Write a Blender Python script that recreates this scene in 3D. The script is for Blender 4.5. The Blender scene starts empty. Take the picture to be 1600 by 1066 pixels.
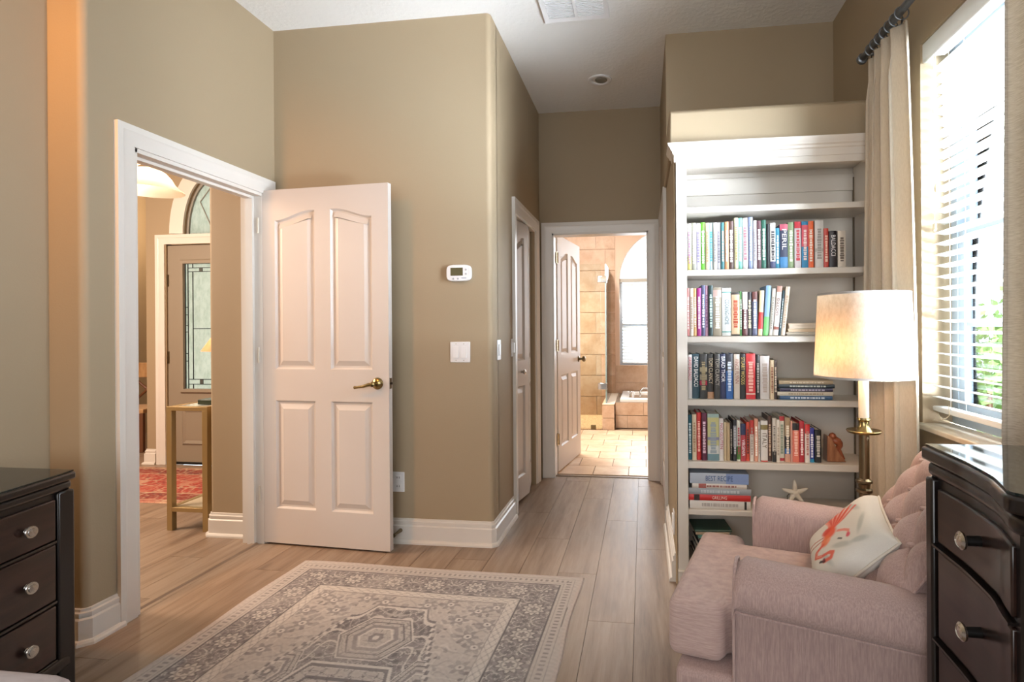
import bpy, math, random
import numpy as np
from mathutils import Vector, Matrix
random.seed(7); RNG = np.random.RandomState(7)
SC = bpy.context.scene
COL = SC.collection
PI = math.pi
# ------------------------------------------------------------------ camera
cd = bpy.data.cameras.new('camera'); cam = bpy.data.objects.new('camera', cd); COL.objects.link(cam)
cd.sensor_fit = 'HORIZONTAL'; cd.sensor_width = 36; cd.lens = 874.845/1600*36
cd.shift_x = (800-885.953)/1600; cd.shift_y = (515.309-533)/1600; cd.clip_start = .03
yaw, roll = -.1348, -.00698
fw = Vector((math.sin(yaw), math.cos(yaw), 0)); rt = Vector((math.cos(yaw), -math.sin(yaw), 0)); up = rt.cross(fw)
r2 = rt*math.cos(roll)+up*math.sin(roll); u2 = -rt*math.sin(roll)+up*math.cos(roll)
cam.matrix_world = Matrix(((r2.x, u2.x, -fw.x, 0), (r2.y, u2.y, -fw.y, 0), (r2.z, u2.z, -fw.z, 1.227), (0, 0, 0, 1)))
SC.camera = cam
# ------------------------------------------------------------------ world, daylight, exposure
SC.view_settings.view_transform = 'Standard'; SC.view_settings.look = 'None'
SC.view_settings.gamma = 1; SC.view_settings.use_curve_mapping = False
SC.view_settings.exposure = 0.0
w = bpy.data.worlds.new('sky'); SC.world = w; w.use_nodes = True
bg = w.node_tree.nodes['Background']; bg.inputs[0].default_value = (.80, .90, 1.0, 1); bg.inputs[1].default_value = 3.2
cy = SC.cycles
cy.use_denoising = True; cy.max_bounces = 10; cy.diffuse_bounces = 5; cy.glossy_bounces = 4; cy.transmission_bounces = 6
cy.transparent_max_bounces = 10; cy.sample_clamp_indirect = 3.0; cy.caustics_reflective = False; cy.caustics_refractive = False
def area(name, loc, aim, sx, sy, power, color):
    l = bpy.data.lights.new(name, 'AREA'); l.shape = 'RECTANGLE'; l.size = sx; l.size_y = sy; l.energy = power; l.color = color
    o = bpy.data.objects.new(name, l); COL.objects.link(o); o.location = loc
    o.rotation_euler = (Vector(aim)-Vector(loc)).to_track_quat('-Z', 'Y').to_euler(); return o
def point(name, loc, power, color, r=.03):
    l = bpy.data.lights.new(name, 'POINT'); l.energy = power; l.color = color; l.shadow_soft_size = r
    o = bpy.data.objects.new(name, l); COL.objects.link(o); o.location = loc; return o
def spot(name, loc, aim, power, color, ang, r=.05):
    l = bpy.data.lights.new(name, 'SPOT'); l.energy = power; l.color = color; l.shadow_soft_size = r; l.spot_size = ang; l.spot_blend = 1
    o = bpy.data.objects.new(name, l); COL.objects.link(o); o.location = loc
    o.rotation_euler = (Vector(aim)-Vector(loc)).to_track_quat('-Z', 'Y').to_euler(); return o
DAY = (.90, .95, 1.0); WARM = (1.0, .66, .36)
area('daylight_side_window', (1.52, 1.85, 1.95), (-1.6, 2.0, .75), 1.1, 1.5, 330, (.82, .91, 1.0))
area('sunlit_ground_bounce', (2.45, 1.0, .10), (-.3, 3.25, 3.03), 1.8, 1.8, 4200, (.90, .95, 1.0))
area('rear_fill_lamp', (-.55, -2.12, 1.65), (-.7, 3, 1.6), 2.8, 1.6, 54, (1.0, .96, .91))  # added fill lamp behind the camera, lights the room evenly
area('daylight_bath_window', (.25, 7.92, 1.7), (-.3, 5.5, .9), 1.3, 1.8, 40, DAY)
area('foyer_fill_lamp', (-4.6, 2.2, 2.3), (-3.4, 3.6, .6), 1.2, 1.4, 130, (1, .77, .59))  # added warm fill to brighten the foyer, no opening stands here
point('side_room_fill_lamp', (-5.4, 5.5, 2.5), 40, (1, .78, .55), .1)  # added unseen lamp, lifts the dark room beyond the foyer
area('bath_fill_lamp', (-.9, 5.9, 3.0), (-.9, 5.9, 0), .5, .5, 135, (1, .96, .90))  # added lamp to brighten the bathroom, no fixture is modelled
spot('wall_wash_downlight', (-2.25, .75, 2.95), (-2.262, 1.97, 1.85), 135, (1.0, .42, .08), math.radians(80), .03)

# ------------------------------------------------------------------ materials
def lin(c):
    if isinstance(c, str):
        c = c.lstrip('#'); c = [int(c[i:i+2], 16)/255 for i in (0, 2, 4)]
    return tuple(x/12.92 if x <= .04045 else ((x+.055)/1.055)**2.4 for x in c)
MATS = {}
class NT:
    def __init__(s, m): s.t = m.node_tree; s.bsdf = s.t.nodes['Principled BSDF']; s.out = s.t.nodes['Material Output']
    def n(s, typ, **k):
        x = s.t.nodes.new(typ)
        for a, b in k.items(): setattr(x, a, b)
        return x
    def l(s, a, b): s.t.links.new(a, b)
    def noise(s, scale, detail=3, vec=None, rough=.5):
        x = s.n('ShaderNodeTexNoise'); x.inputs['Scale'].default_value = scale; x.inputs['Detail'].default_value = detail; x.inputs['Roughness'].default_value = rough
        if vec is not None: s.l(vec, x.inputs['Vector'])
        return x.outputs['Fac']
    def coord(s, scale=(1, 1, 1), kind='Object', offset=None):
        tc = s.n('ShaderNodeTexCoord'); mp = s.n('ShaderNodeMapping'); mp.inputs['Scale'].default_value = scale
        s.l(tc.outputs[kind], mp.inputs['Vector'])
        if offset is not None: s.l(offset, mp.inputs['Location'])
        return mp.outputs['Vector']
    def ramp(s, fac, stops):
        r = s.n('ShaderNodeValToRGB'); e = r.color_ramp.elements
        while len(e) < len(stops): e.new(.5)
        for el, (p, c) in zip(e, stops): el.position = p; el.color = (*c, 1)
        s.l(fac, r.inputs['Fac']); return r.outputs['Color']
    def mix(s, fac, a, b, blend='MIX'):
        m = s.n('ShaderNodeMix'); m.data_type = 'RGBA'; m.blend_type = blend
        for inp, v in ((m.inputs['Factor'], fac), (m.inputs[6], a), (m.inputs[7], b)):
            if isinstance(v, (int, float)): inp.default_value = v
            elif isinstance(v, tuple): inp.default_value = (*v[:3], 1)
            else: s.l(v, inp)
        return m.outputs[2]
    def math(s, op, a, b=0.):
        m = s.n('ShaderNodeMath', operation=op)
        for i, v in enumerate((a, b)):
            if isinstance(v, (int, float)): m.inputs[i].default_value = v
            else: s.l(v, m.inputs[i])
        return m.outputs[0]
    def bump(s, h, strength=.2, dist=.01):
        b = s.n('ShaderNodeBump'); b.inputs['Strength'].default_value = strength; b.inputs['Distance'].default_value = dist
        s.l(h, b.inputs['Height']); s.l(b.outputs[0], s.bsdf.inputs['Normal'])
def mat(name, color=(.8, .8, .8), rough=.5, metal=0., spec=.5, fn=None, coat=0.):
    if name in MATS: return MATS[name]
    m = bpy.data.materials.new(name); m.use_nodes = True; b = m.node_tree.nodes['Principled BSDF']
    c = lin(color) if isinstance(color, str) else color
    b.inputs['Base Color'].default_value = (*c, 1); b.inputs['Roughness'].default_value = rough; b.inputs['Metallic'].default_value = metal
    b.inputs['Specular IOR Level'].default_value = spec; b.inputs['Coat Weight'].default_value = coat
    m.diffuse_color = (*c, 1)
    if fn: fn(NT(m))
    MATS[name] = m; return m
def f_paint(n):
    v = n.coord((1, 1, 1)); n.bump(n.noise(140, 2, v), .12, .003)
    n.l(n.mix(n.noise(1.1, 2, v), lin('#a18f75'), lin('#9b896f')), n.bsdf.inputs['Base Color'])
WALL = mat('wall_paint', '#9e8c72', .62, fn=f_paint, spec=.35)
def f_ceil(n):
    v = n.coord(); n.bump(n.ramp(n.noise(34, 4, v), [(.45, (0, 0, 0)), (.6, (1, 1, 1))]), .22, .004)
CEIL = mat('ceiling_texture', '#ecebe8', .8, fn=f_ceil)
def f_trim(n):
    v = n.coord(); n.bump(n.noise(60, 2, v), .04, .002); n.l(n.mix(n.noise(3, 2, v), lin('#dcd7d0'), lin('#d5cfc7')), n.bsdf.inputs['Base Color'])
TRIM = mat('white_trim_paint', '#d9d3cc', .33, fn=f_trim)
DOORW = mat('white_door_paint', '#cac2bc', .40, fn=lambda n: n.l(n.mix(n.noise(3, 2, n.coord()), lin('#cdc6c0'), lin('#c6beb7')), n.bsdf.inputs['Base Color']))
SHELFW = mat('bookcase_cream_paint', '#d5cec4', .38)
def f_plank(n):
    oi = n.n('ShaderNodeObjectInfo'); off = n.math('MULTIPLY', oi.outputs['Random'], 37.)
    v = n.coord((9., .75, 1), 'Object', off)
    v2 = n.coord((60., 2.2, 1), 'Object', off)
    g = n.noise(2.2, 6, v, .62); fine = n.noise(3.0, 4, v2)
    c = n.ramp(g, [(.26, lin('#5f4c3e')), (.43, lin('#8f7865')), (.60, lin('#a8937f')), (.78, lin('#836c59'))])
    c = n.mix(n.math('MULTIPLY', fine, .42), c, lin('#705a48'))
    c = n.mix(n.math('MULTIPLY', oi.outputs['Random'], .38), c, lin('#7d6754'))
    vo = n.n('ShaderNodeTexVoronoi'); vo.inputs['Scale'].default_value = 1.0; n.l(n.coord((3.2, .9, 1), 'Object', off), vo.inputs['Vector'])
    c = n.mix(n.ramp(vo.outputs['Distance'], [(.03, (.75, .75, .75)), (.10, (0, 0, 0))]), c, lin('#4c3a2d'))
    n.l(c, n.bsdf.inputs['Base Color']); n.bump(fine, .10, .002)
    n.l(n.math('ADD', n.math('MULTIPLY', g, .14), .32), n.bsdf.inputs['Roughness'])
PLANK = mat('oak_laminate', '#a98f73', .3, fn=f_plank)
SUB = mat('subfloor_dark', '#5a4838', .7)
def f_weave(c1, c2, sx, sz, amt):
    def f(n):
        v = n.coord((sx, sx, sz)); a = n.noise(1., 4, v, .6)
        n.l(n.ramp(a, [(.35, lin(c1)), (.65, lin(c2))]), n.bsdf.inputs['Base Color']); n.bump(a, amt, .002)
        n.bsdf.inputs['Sheen Weight'].default_value = .2
    return f
CHAIR = mat('pink_slub_weave', '#c9a79b', .85, fn=f_weave('#a48a86', '#bba19a', 330, 26, .10), spec=.2)
CHAIR_H = mat('pink_slub_weave_cushion', '#c9a79b', .85, fn=f_weave('#b0968f', '#c4aaa2', 30, 330, .10), spec=.2)
OTTO = mat('mauve_throw', '#b6a9a8', .9, fn=f_weave('#a89b9b', '#bdb1b0', 9, 120, .15), spec=.2)
def f_wood_dark(n):
    v = n.coord((3, 3, 26)); g = n.noise(2, 4, v); n.l(n.ramp(g, [(.3, lin('#1b100c')), (.7, lin('#33201a'))]), n.bsdf.inputs['Base Color'])
BLACKW = mat('espresso_wood', '#17110f', .28, coat=.15)
DRAWW = mat('walnut_drawer_front', '#2a1a15', .30, fn=f_wood_dark, coat=.1)
NICKEL = mat('satin_nickel', '#c9c6c0', .25, 1.0)
CHROME = mat('chrome', '#d5d8da', .08, 1.0)
BRASS = mat('antique_brass', '#97845a', .25, 1.0)
DBRASS = mat('aged_brass', '#7d6f57', .3, 1.0)
GOLD = mat('gold_painted_steel', '#a88e60', .4, .5)
RODM = mat('pewter_rod', '#6f7378', .33, .7)
BLACKM = mat('blackened_metal', '#1d1b1a', .4, .4)
PLASTIC = mat('white_plastic', '#e9e9ea', .3)
GREYLENS = mat('grey_lens', '#7d776d', .4)
def glass(name, tint=(1, 1, 1), gl=.10, rough=.02):
    if name in MATS: return MATS[name]
    m = bpy.data.materials.new(name); m.use_nodes = True; t = m.node_tree; t.nodes.remove(t.nodes['Principled BSDF'])
    tr = t.nodes.new('ShaderNodeBsdfTransparent'); tr.inputs[0].default_value = (*tint, 1)
    g = t.nodes.new('ShaderNodeBsdfGlossy'); g.inputs['Roughness'].default_value = rough
    lw = t.nodes.new('ShaderNodeLayerWeight'); lw.inputs['Blend'].default_value = gl
    mx = t.nodes.new('ShaderNodeMixShader'); t.links.new(lw.outputs['Fresnel'], mx.inputs[0]); t.links.new(tr.outputs[0], mx.inputs[1]); t.links.new(g.outputs[0], mx.inputs[2])
    t.links.new(mx.outputs[0], t.nodes['Material Output'].inputs[0]); MATS[name] = m; return m
PANE = glass('window_glass', (.96, .98, 1), .12); SHOWER = glass('shower_glass', (.93, .97, .96), .22); ACRYL = glass('clear_acrylic', (.95, .95, .95), .2)
GTOP = mat('glass_sheet', '#171e1c', .04, spec=.5)
def translucent(name, col, tcol, f, noise=None, bump=0):
    if name in MATS: return MATS[name]
    m = bpy.data.materials.new(name); m.use_nodes = True; n = NT(m); t = m.node_tree
    tl = t.nodes.new('ShaderNodeBsdfTranslucent'); tl.inputs[0].default_value = (*lin(tcol), 1); mx = t.nodes.new('ShaderNodeMixShader'); mx.inputs[0].default_value = f
    n.bsdf.inputs['Base Color'].default_value = (*lin(col), 1); n.bsdf.inputs['Roughness'].default_value = .9; n.bsdf.inputs['Specular IOR Level'].default_value = .15
    if noise:
        v = n.coord(noise[0]); a = n.noise(1., 4, v, .65); c = n.ramp(a, [(.38, lin(noise[1])), (.6, lin(col))]); n.l(c, n.bsdf.inputs['Base Color'])
        c2 = n.ramp(a, [(.3, lin(noise[2])), (.6, lin(tcol))]); n.l(c2, tl.inputs[0])
        if bump: n.bump(a, bump, .002)
    n.l(n.bsdf.outputs[0], mx.inputs[1]); n.l(tl.outputs[0], mx.inputs[2]); n.l(mx.outputs[0], n.out.inputs[0]); MATS[name] = m; return m
LINEN = translucent('linen_curtain', '#ded3c1', '#decfb8', .25, ((420, 420, 60), '#d6cab7', '#d3c5ae'), .04)
LINEN_N = translucent('oatmeal_linen_curtain', '#d6cec1', '#d2c6b2', .15, ((40, 40, 520), '#bdb2a1', '#b4a896'), .10)
SHADE = translucent('linen_lampshade', '#aaa198', '#e8cfae', .20, ((90, 90, 45), '#9d948b', '#dcc29d'), .08)
SHADE2 = translucent('peach_lampshade', '#dba988', '#eaa274', .5)
OPAL = translucent('opal_glass', '#fffaf0', '#fffaf0', .72)
FROST = translucent('frosted_glass', '#c9cec3', '#dde1d6', .80, ((30, 30, 14), '#b9c2b6', '#c6cdc0'))
SLAT = translucent('blind_slat_white', '#f3f2ee', '#f3f3f0', .22)
PLEAT = translucent('white_pleated_shade', '#f5f4f1', '#ffffff', .55)
def f_trav(n):
    oi = n.n('ShaderNodeObjectInfo'); off = n.math('MULTIPLY', oi.outputs['Random'], 53.)
    v = n.coord((1, 1, 1), 'Object', off); a = n.noise(5, 6, v, .65); b = n.noise(17, 4, v)
    c = n.ramp(a, [(.3, lin('#b3947a')), (.5, lin('#d0b59d')), (.7, lin('#e3d0bd'))]); c = n.mix(n.math('MULTIPLY', b, .4), c, lin('#a9825f'))
    c = n.mix(n.math('MULTIPLY', oi.outputs['Random'], .35), c, lin('#b5906e')); n.l(c, n.bsdf.inputs['Base Color'])
TRAV = mat('travertine', '#cda37e', .45, fn=f_trav)
def f_travf(n):
    oi = n.n('ShaderNodeObjectInfo'); off = n.math('MULTIPLY', oi.outputs['Random'], 53.)
    v = n.coord((1, 1, 1), 'Object', off); a = n.noise(6, 6, v, .65)
    c = n.ramp(a, [(.3, lin('#c5a384')), (.5, lin('#dcc0a2')), (.7, lin('#ead6bf'))]); c = n.mix(n.math('MULTIPLY', oi.outputs['Random'], .35), c, lin('#cba988')); n.l(c, n.bsdf.inputs['Base Color'])
TRAVF = mat('travertine_floor', '#d8bc9f', .35, fn=f_travf)
GROUT = mat('grout', '#86705a', .8)
PEACH = mat('bath_wall_paint', '#dfc6b2', .7)
PORC = mat('white_porcelain', '#f2f0ec', .15)
def f_attr(n):
    a = n.n('ShaderNodeAttribute'); a.attribute_name = 'Col'; v = n.coord((1, 1, 1)); b = n.noise(420, 2, v); d = n.noise(7, 3, v)
    c = n.mix(n.math('MULTIPLY', b, .16), a.outputs['Color'], lin('#8f857a')); n.l(c, n.bsdf.inputs['Base Color']); n.bump(b, .25, .002)
PRINT = mat('woven_print', '#b0a698', .95, fn=f_attr, spec=.1)
WOODM = mat('carved_wood', '#8d5a3c', .5, fn=f_weave('#744528', '#a5714d', 30, 6, .2))
OAKC = mat('natural_wood', '#b58a5f', .5, fn=f_weave('#a27648', '#c29a6b', 40, 4, .1))
BROWNW = mat('brown_wood', '#6d452c', .5)
FDOOR = mat('taupe_door_paint', '#8b7f6e', .5)
STARF = mat('starfish_white', '#e8dfcf', .8, fn=lambda n: n.bump(n.noise(90, 3, n.coord()), .5, .004))
PAGES = mat('book_pages', '#e4dac6', .9, fn=f_weave('#d8ccb5', '#ebe3d2', 4, 300, .1))
MARBLE = mat('cream_marble', '#dfd3bf', .2, fn=lambda n: n.l(n.ramp(n.noise(9, 5, n.coord()), [(.4, lin('#d6c7af')), (.6, lin('#e9dfcd'))]), n.bsdf.inputs['Base Color']))
LEAF = translucent('garden_leaf', '#86a566', '#a3c070', .35)
STUCCO = mat('pale_stucco', '#c9d4dd', .9)
LAWN = mat('lawn_green', '#67804a', .95, fn=lambda n: n.l(n.ramp(n.noise(20, 4, n.coord()), [(.35, lin('#54703a')), (.65, lin('#86a05c'))]), n.bsdf.inputs['Base Color']))
ROBE = mat('maroon_terry', '#4a1f1c', .95)
def cover(hexc, rough=.45):
    K = .86
    return mat('book_cover_'+hexc.lstrip('#'), hexc, rough, fn=lambda n: n.l(n.mix(n.math('MULTIPLY', n.noise(55, 3, n.coord()), .22), tuple(x*K for x in lin(hexc)), tuple(x*.62 for x in lin(hexc))), n.bsdf.inputs['Base Color']))
def ink(hexc): return mat('ink_'+hexc.lstrip('#'), hexc, .5)

# ------------------------------------------------------------------ mesh helpers
class MB:
    def __init__(s): s.v = []; s.f = []
    def add(s, vs, fs):
        b = len(s.v); s.v += [tuple(x) for x in vs]; s.f += [tuple(i+b for i in f) for f in fs]; return s
    def box(s, x0, x1, y0, y1, z0, z1):
        return s.add([(x0, y0, z0), (x1, y0, z0), (x1, y1, z0), (x0, y1, z0), (x0, y0, z1), (x1, y0, z1), (x1, y1, z1), (x0, y1, z1)],
                     [(0, 3, 2, 1), (4, 5, 6, 7), (0, 1, 5, 4), (1, 2, 6, 5), (2, 3, 7, 6), (3, 0, 4, 7)])
    def prism(s, poly, z0, z1, axis='z'):
        n = len(poly); P = {'z': lambda a, b, c: (a, b, c), 'y': lambda a, b, c: (a, c, b), 'x': lambda a, b, c: (c, a, b)}[axis]
        vs = [P(a, b, z0) for a, b in poly]+[P(a, b, z1) for a, b in poly]
        fs = [tuple(range(n-1, -1, -1)), tuple(range(n, 2*n))]+[(i, (i+1) % n, n+(i+1) % n, n+i) for i in range(n)]
        if axis == 'y': fs = [tuple(reversed(f)) for f in fs]
        return s.add(vs, fs)
    def lathe(s, prof, n=24, c=(0, 0, 0), axis='z', cap=True):
        rings = []
        A = {'z': lambda a, b, h: (c[0]+a, c[1]+b, c[2]+h), 'y': lambda a, b, h: (c[0]+a, c[1]+h, c[2]+b), 'x': lambda a, b, h: (c[0]+h, c[1]+a, c[2]+b)}[axis]
        vs = []; fs = []
        for r, h in prof:
            for k in range(n): vs.append(A(r*math.cos(2*PI*k/n), r*math.sin(2*PI*k/n), h))
        for i in range(len(prof)-1):
            for k in range(n):
                q = (i*n+k, i*n+(k+1) % n, (i+1)*n+(k+1) % n, (i+1)*n+k); fs.append(q if axis != 'y' else q[::-1])
        if cap: fs += [tuple(range(n-1, -1, -1)), tuple(range((len(prof)-1)*n, len(prof)*n))]
        return s.add(vs, fs)
    def tube(s, path, r, n=10, cap=True):
        path = [Vector(p) for p in path]; rs = r if isinstance(r, (list, tuple)) else [r]*len(path); vs = []; fs = []; prev = None
        for i, p in enumerate(path):
            t = (path[min(i+1, len(path)-1)]-path[max(i-1, 0)]).normalized()
            a = prev if prev is not None else (Vector((0, 0, 1)) if abs(t.z) < .9 else Vector((1, 0, 0)))
            u = (a-t*a.dot(t)).normalized(); prev = u; v = t.cross(u)
            for k in range(n): vs.append(p+(u*math.cos(2*PI*k/n)+v*math.sin(2*PI*k/n))*rs[i])
        for i in range(len(path)-1):
            for k in range(n): fs.append((i*n+k, i*n+(k+1) % n, (i+1)*n+(k+1) % n, (i+1)*n+k))
        if cap: fs += [tuple(range(n-1, -1, -1)), tuple(range((len(path)-1)*n, len(path)*n))]
        return s.add(vs, fs)
    def torus(s, c, R, r, axis='y', n=20, m=8):
        vs = []; fs = []
        for i in range(n):
            a = 2*PI*i/n
            for j in range(m):
                b = 2*PI*j/m; q = R+r*math.cos(b); h = r*math.sin(b); x, y = q*math.cos(a), q*math.sin(a)
                vs.append({'z': (c[0]+x, c[1]+y, c[2]+h), 'y': (c[0]+x, c[1]+h, c[2]+y), 'x': (c[0]+h, c[1]+x, c[2]+y)}[axis])
        for i in range(n):
            for j in range(m): fs.append((i*m+j, ((i+1) % n)*m+j, ((i+1) % n)*m+(j+1) % m, i*m+(j+1) % m))
        return s.add(vs, fs)
    def sweep(s, path, nrm, prof, flip=1, closed=False):
        """profile (a in-plane, b along nrm) swept along a planar polyline with mitred corners"""
        path = [Vector(p) for p in path]; nrm = Vector(nrm); N = len(path); m = len(prof); vs = []; fs = []
        for i, p in enumerate(path):
            def perp(t): return (t.cross(nrm)*flip).normalized()
            if closed: t0 = (p-path[i-1]).normalized(); t1 = (path[(i+1) % N]-p).normalized()
            else:
                t1 = (path[i+1]-p).normalized() if i < N-1 else (p-path[i-1]).normalized(); t0 = (p-path[i-1]).normalized() if i else t1
            q0, q1 = perp(t0), perp(t1); q = (q0+q1).normalized(); k = 1/max(.3, q.dot(q0))
            for a, b in prof: vs.append(p+q*a*k+nrm*b)
        for i in range(N if closed else N-1):
            for j in range(m): a = i*m; b = ((i+1) % N)*m; fs.append((a+j, a+(j+1) % m, b+(j+1) % m, b+j))
        if not closed: fs += [tuple(range(m)), tuple(range(N*m-1, N*m-m-1, -1))]
        return s.add(vs, fs)
    def grid(s, fn, nu, nv, wrapu=False):
        vs = [fn(i/nu, j/nv) for j in range(nv+1) for i in range(nu if wrapu else nu+1)]; W = nu if wrapu else nu+1
        return s.add(vs, [(j*W+i, j*W+(i+1) % W, (j+1)*W+(i+1) % W, (j+1)*W+i) for j in range(nv) for i in range(nu)])
    def xf(s, M):
        s.v = [tuple(M @ Vector(p)) for p in s.v]; return s
    def mesh(s, name, sharp=38):
        me = bpy.data.meshes.new(name); me.from_pydata(s.v, [], s.f); me.validate()
        import bmesh
        b = bmesh.new(); b.from_mesh(me); bmesh.ops.recalc_face_normals(b, faces=b.faces); b.to_mesh(me); b.free()
        if sharp:
            me.polygons.foreach_set('use_smooth', [True]*len(me.polygons)); me.set_sharp_from_angle(angle=math.radians(sharp))
        return me
    def build(s, name, m, parent=None, bevel=0, seg=2, subsurf=0, sharp=38, loc=None, solid=0):
        o = bpy.data.objects.new(name, s.mesh(name, sharp)); COL.objects.link(o); o.data.materials.append(m)
        if parent is not None: o.parent = parent
        if loc is not None: o.location = loc
        if solid:
            x = o.modifiers.new('solid', 'SOLIDIFY'); x.thickness = solid; x.offset = 0
        if bevel:
            x = o.modifiers.new('bevel', 'BEVEL'); x.width = bevel; x.segments = seg; x.limit_method = 'ANGLE'; x.angle_limit = math.radians(35)
        if subsurf:
            x = o.modifiers.new('sub', 'SUBSURF'); x.levels = subsurf; x.render_levels = subsurf
        return o
def B(x0, x1, y0, y1, z0, z1): return MB().box(x0, x1, y0, y1, z0, z1)
def tag(o, label, cat, group=None, kind=None):
    o['label'] = label; o['category'] = cat
    if group: o['group'] = group
    if kind: o['kind'] = kind
    return o
def thing(name, label, cat, loc=(0, 0, 0), rz=0, group=None, kind=None):
    o = bpy.data.objects.new(name, None); COL.objects.link(o); o.location = loc; o.rotation_euler = (0, 0, rz); o.empty_display_size = .1
    return tag(o, label, cat, group, kind)
def struct(name, mb, m, label, cat, **k):
    k.setdefault('sharp', 22); o = mb.build(name, m, **k); tag(o, label, cat, kind='structure'); return o
def link_copy(o, parent, **k):
    c = o.copy(); COL.objects.link(c); c.parent = parent
    for a, b in k.items(): setattr(c, a, b)
    return c
def text(name, s, size, m, parent, loc, X, Y, width=None, ext=.0004):
    c = bpy.data.curves.new(name, 'FONT'); c.body = s; c.size = size; c.align_x = 'CENTER'; c.align_y = 'CENTER'; c.extrude = ext; c.resolution_u = 2
    t = bpy.data.objects.new(name, c); COL.objects.link(t); bpy.context.view_layer.update()
    me = bpy.data.meshes.new_from_object(t.evaluated_get(bpy.context.evaluated_depsgraph_get())); bpy.data.objects.remove(t); bpy.data.curves.remove(c)
    o = bpy.data.objects.new(name, me); COL.objects.link(o); me.materials.clear(); me.materials.append(m); o.parent = parent
    X = Vector(X); Y = Vector(Y); Zv = X.cross(Y); M = Matrix((X, Y, Zv)).transposed().to_4x4()
    xs = [v.co.x for v in me.vertices]; sx = width/(max(xs)-min(xs)) if width and xs else 1.
    o.matrix_local = Matrix.Translation(loc) @ M @ Matrix.Diagonal((sx, 1, 1, 1)); return o
def arc(cx, cy_, r, a0, a1, n): return [(cx+r*math.cos(a0+(a1-a0)*i/n), cy_+r*math.sin(a0+(a1-a0)*i/n)) for i in range(n+1)]

# ------------------------------------------------------------------ the setting
H = 3.03; XL = -2.184; YT = 3.093; XH = -.85; YB = 4.594; XR = .15; XW = 1.121; YS = 3.478; YN = 1.93; XN = -2.34; BK = -2.2
floor = struct('floor', B(-6.2, 1.3, BK-.1, 4.66, -.06, -.012), SUB, 'oak plank floor of the bedroom, hallway and foyer', 'floor', sharp=0)
pw, pl = .195, 1.25
pm = B(0, pw-.0018, 0, pl-.0018, -.011, 0).mesh('plank', 0); pm.materials.append(PLANK)
k = 0
for i in range(-27, 6):
    x = -.043+i*pw
    if x > 1.2: continue
    off = (i*.45) % pl
    y = -.6-off
    while y < 4.66:
        y0, y1 = max(y, -.6), min(y+pl, 4.658)
        if y1-y0 > .03 and not (x > .2 and y0 > 2.9):
            o = bpy.data.objects.new('plank', pm); COL.objects.link(o); o.parent = floor; o.location = (x, y0, 0); o.scale = (1, (y1-y0)/pl, 1)
        y += pl
bfl = struct('bathroom_floor', B(-2.2, 1.8, 4.665, 8.1, -.06, -.008), GROUT, 'travertine tiled bathroom floor beyond the far doorway', 'floor', sharp=0)
tm = B(.003, .297, .003, .297, -.008, .001).mesh('tile', 0); tm.materials.append(TRAVF)
for r in range(8):
    y = 4.72+(r-0)*.30-.0
    for c in range(-5, 5):
        x = -.13+c*.30+(.15 if r % 2 else 0)
        if y > 6.7 and x < -.4: continue
        if y > 6.75: continue
        o = bpy.data.objects.new('tile', tm); COL.objects.link(o); o.parent = bfl; o.location = (x, y, 0)
struct('trim_threshold', B(-.755, .058, 4.635, 4.672, -.004, .006), mat('bronze_strip', '#7d6a55', .4), 'thin metal strip between wood and tile at the bathroom doorway', 'threshold', bevel=.003)
struct('trim_foyer_threshold', MB().prism([(-2.262, -.002), (-2.208, -.002), (-2.222, .007), (-2.248, .007)], 2.16, 2.97, axis='y'), PLANK, 'long wood transition strip on the floor of the bedroom doorway', 'threshold')
struct('ceiling', MB().box(-6.2, 1.30, BK-.1, 4.70, H, H+.1).box(-2.35, 1.85, 4.70, 8.2, H, H+.1).box(-6.2, -4.5, 4.70, 6.35, H, H+.1), CEIL, 'white textured ceiling over the bedroom and hallway', 'ceiling', sharp=0)
# walls: footprints extruded to the ceiling; outside corners are bullnosed
def fil(cx, cy_, r, a0, a1): return arc(cx, cy_, r, math.radians(a0), math.radians(a1), 8)
r = .028
wl = MB().prism([(XN-.12, YN), *fil(XL-r, YN+r, r, -90, 0), (XL, 2.15), (XL-.126, 2.15), (XL-.126, YN+.12), (XN-.12, YN+.12)], 0, H)
wl.box(XL-.126, XL, 2.15, 2.975, 2.035, H); wl.box(XL-.126, XL, 2.975, YT+.02, 0, H)
struct('wall_left', wl, WALL, 'tan left wall around the open white bedroom door', 'wall')
struct('wall_left_near', B(XN-.12, XN, BK-.1, YN, 0, H), WALL, 'grey-tan wall behind the left dresser at the picture edge', 'wall', sharp=0)
struct('wall_far', MB().prism([(-2.33, YT), (-2.33, 3.06), *fil(-2.60+r, 3.06+r, r, -90, -180), (-2.60, 4.66), (-2.48, 4.66), (-2.48, YT+.11), (XH-.1, YT+.11), (XH-.1, YT+.14), (XH, YT+.14), *fil(XH-r, YT+r, r, 0, -90)], 0, H), WALL, 'tan wall behind the open door, with thermostat and switches', 'wall')
hl = MB().box(XH-.12, XH, YT+.13, 3.70, 0, H).box(XH-.12, XH, 3.70, 4.36, 2.035, H).box(XH-.12, XH, 4.36, YB+.02, 0, H)
struct('hall_wall_left', hl, WALL, 'tan left hallway wall around the white bifold closet', 'wall', sharp=0)
struct('closet_wall', B(-1.55, -1.5, 3.21, 4.6, 0, H), WALL, 'wall at the back of the hallway closet', 'wall', sharp=0)
hb = MB().box(-2.4, -.747, YB, YB+.115, 0, H).box(-.747, .049, YB, YB+.115, 2.035, H).box(.049, 1.8, YB, YB+.115, 0, H)
struct('hall_wall_end', hb, WALL, 'tan wall at the end of the hallway above the bathroom doorway', 'wall', sharp=0)
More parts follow.
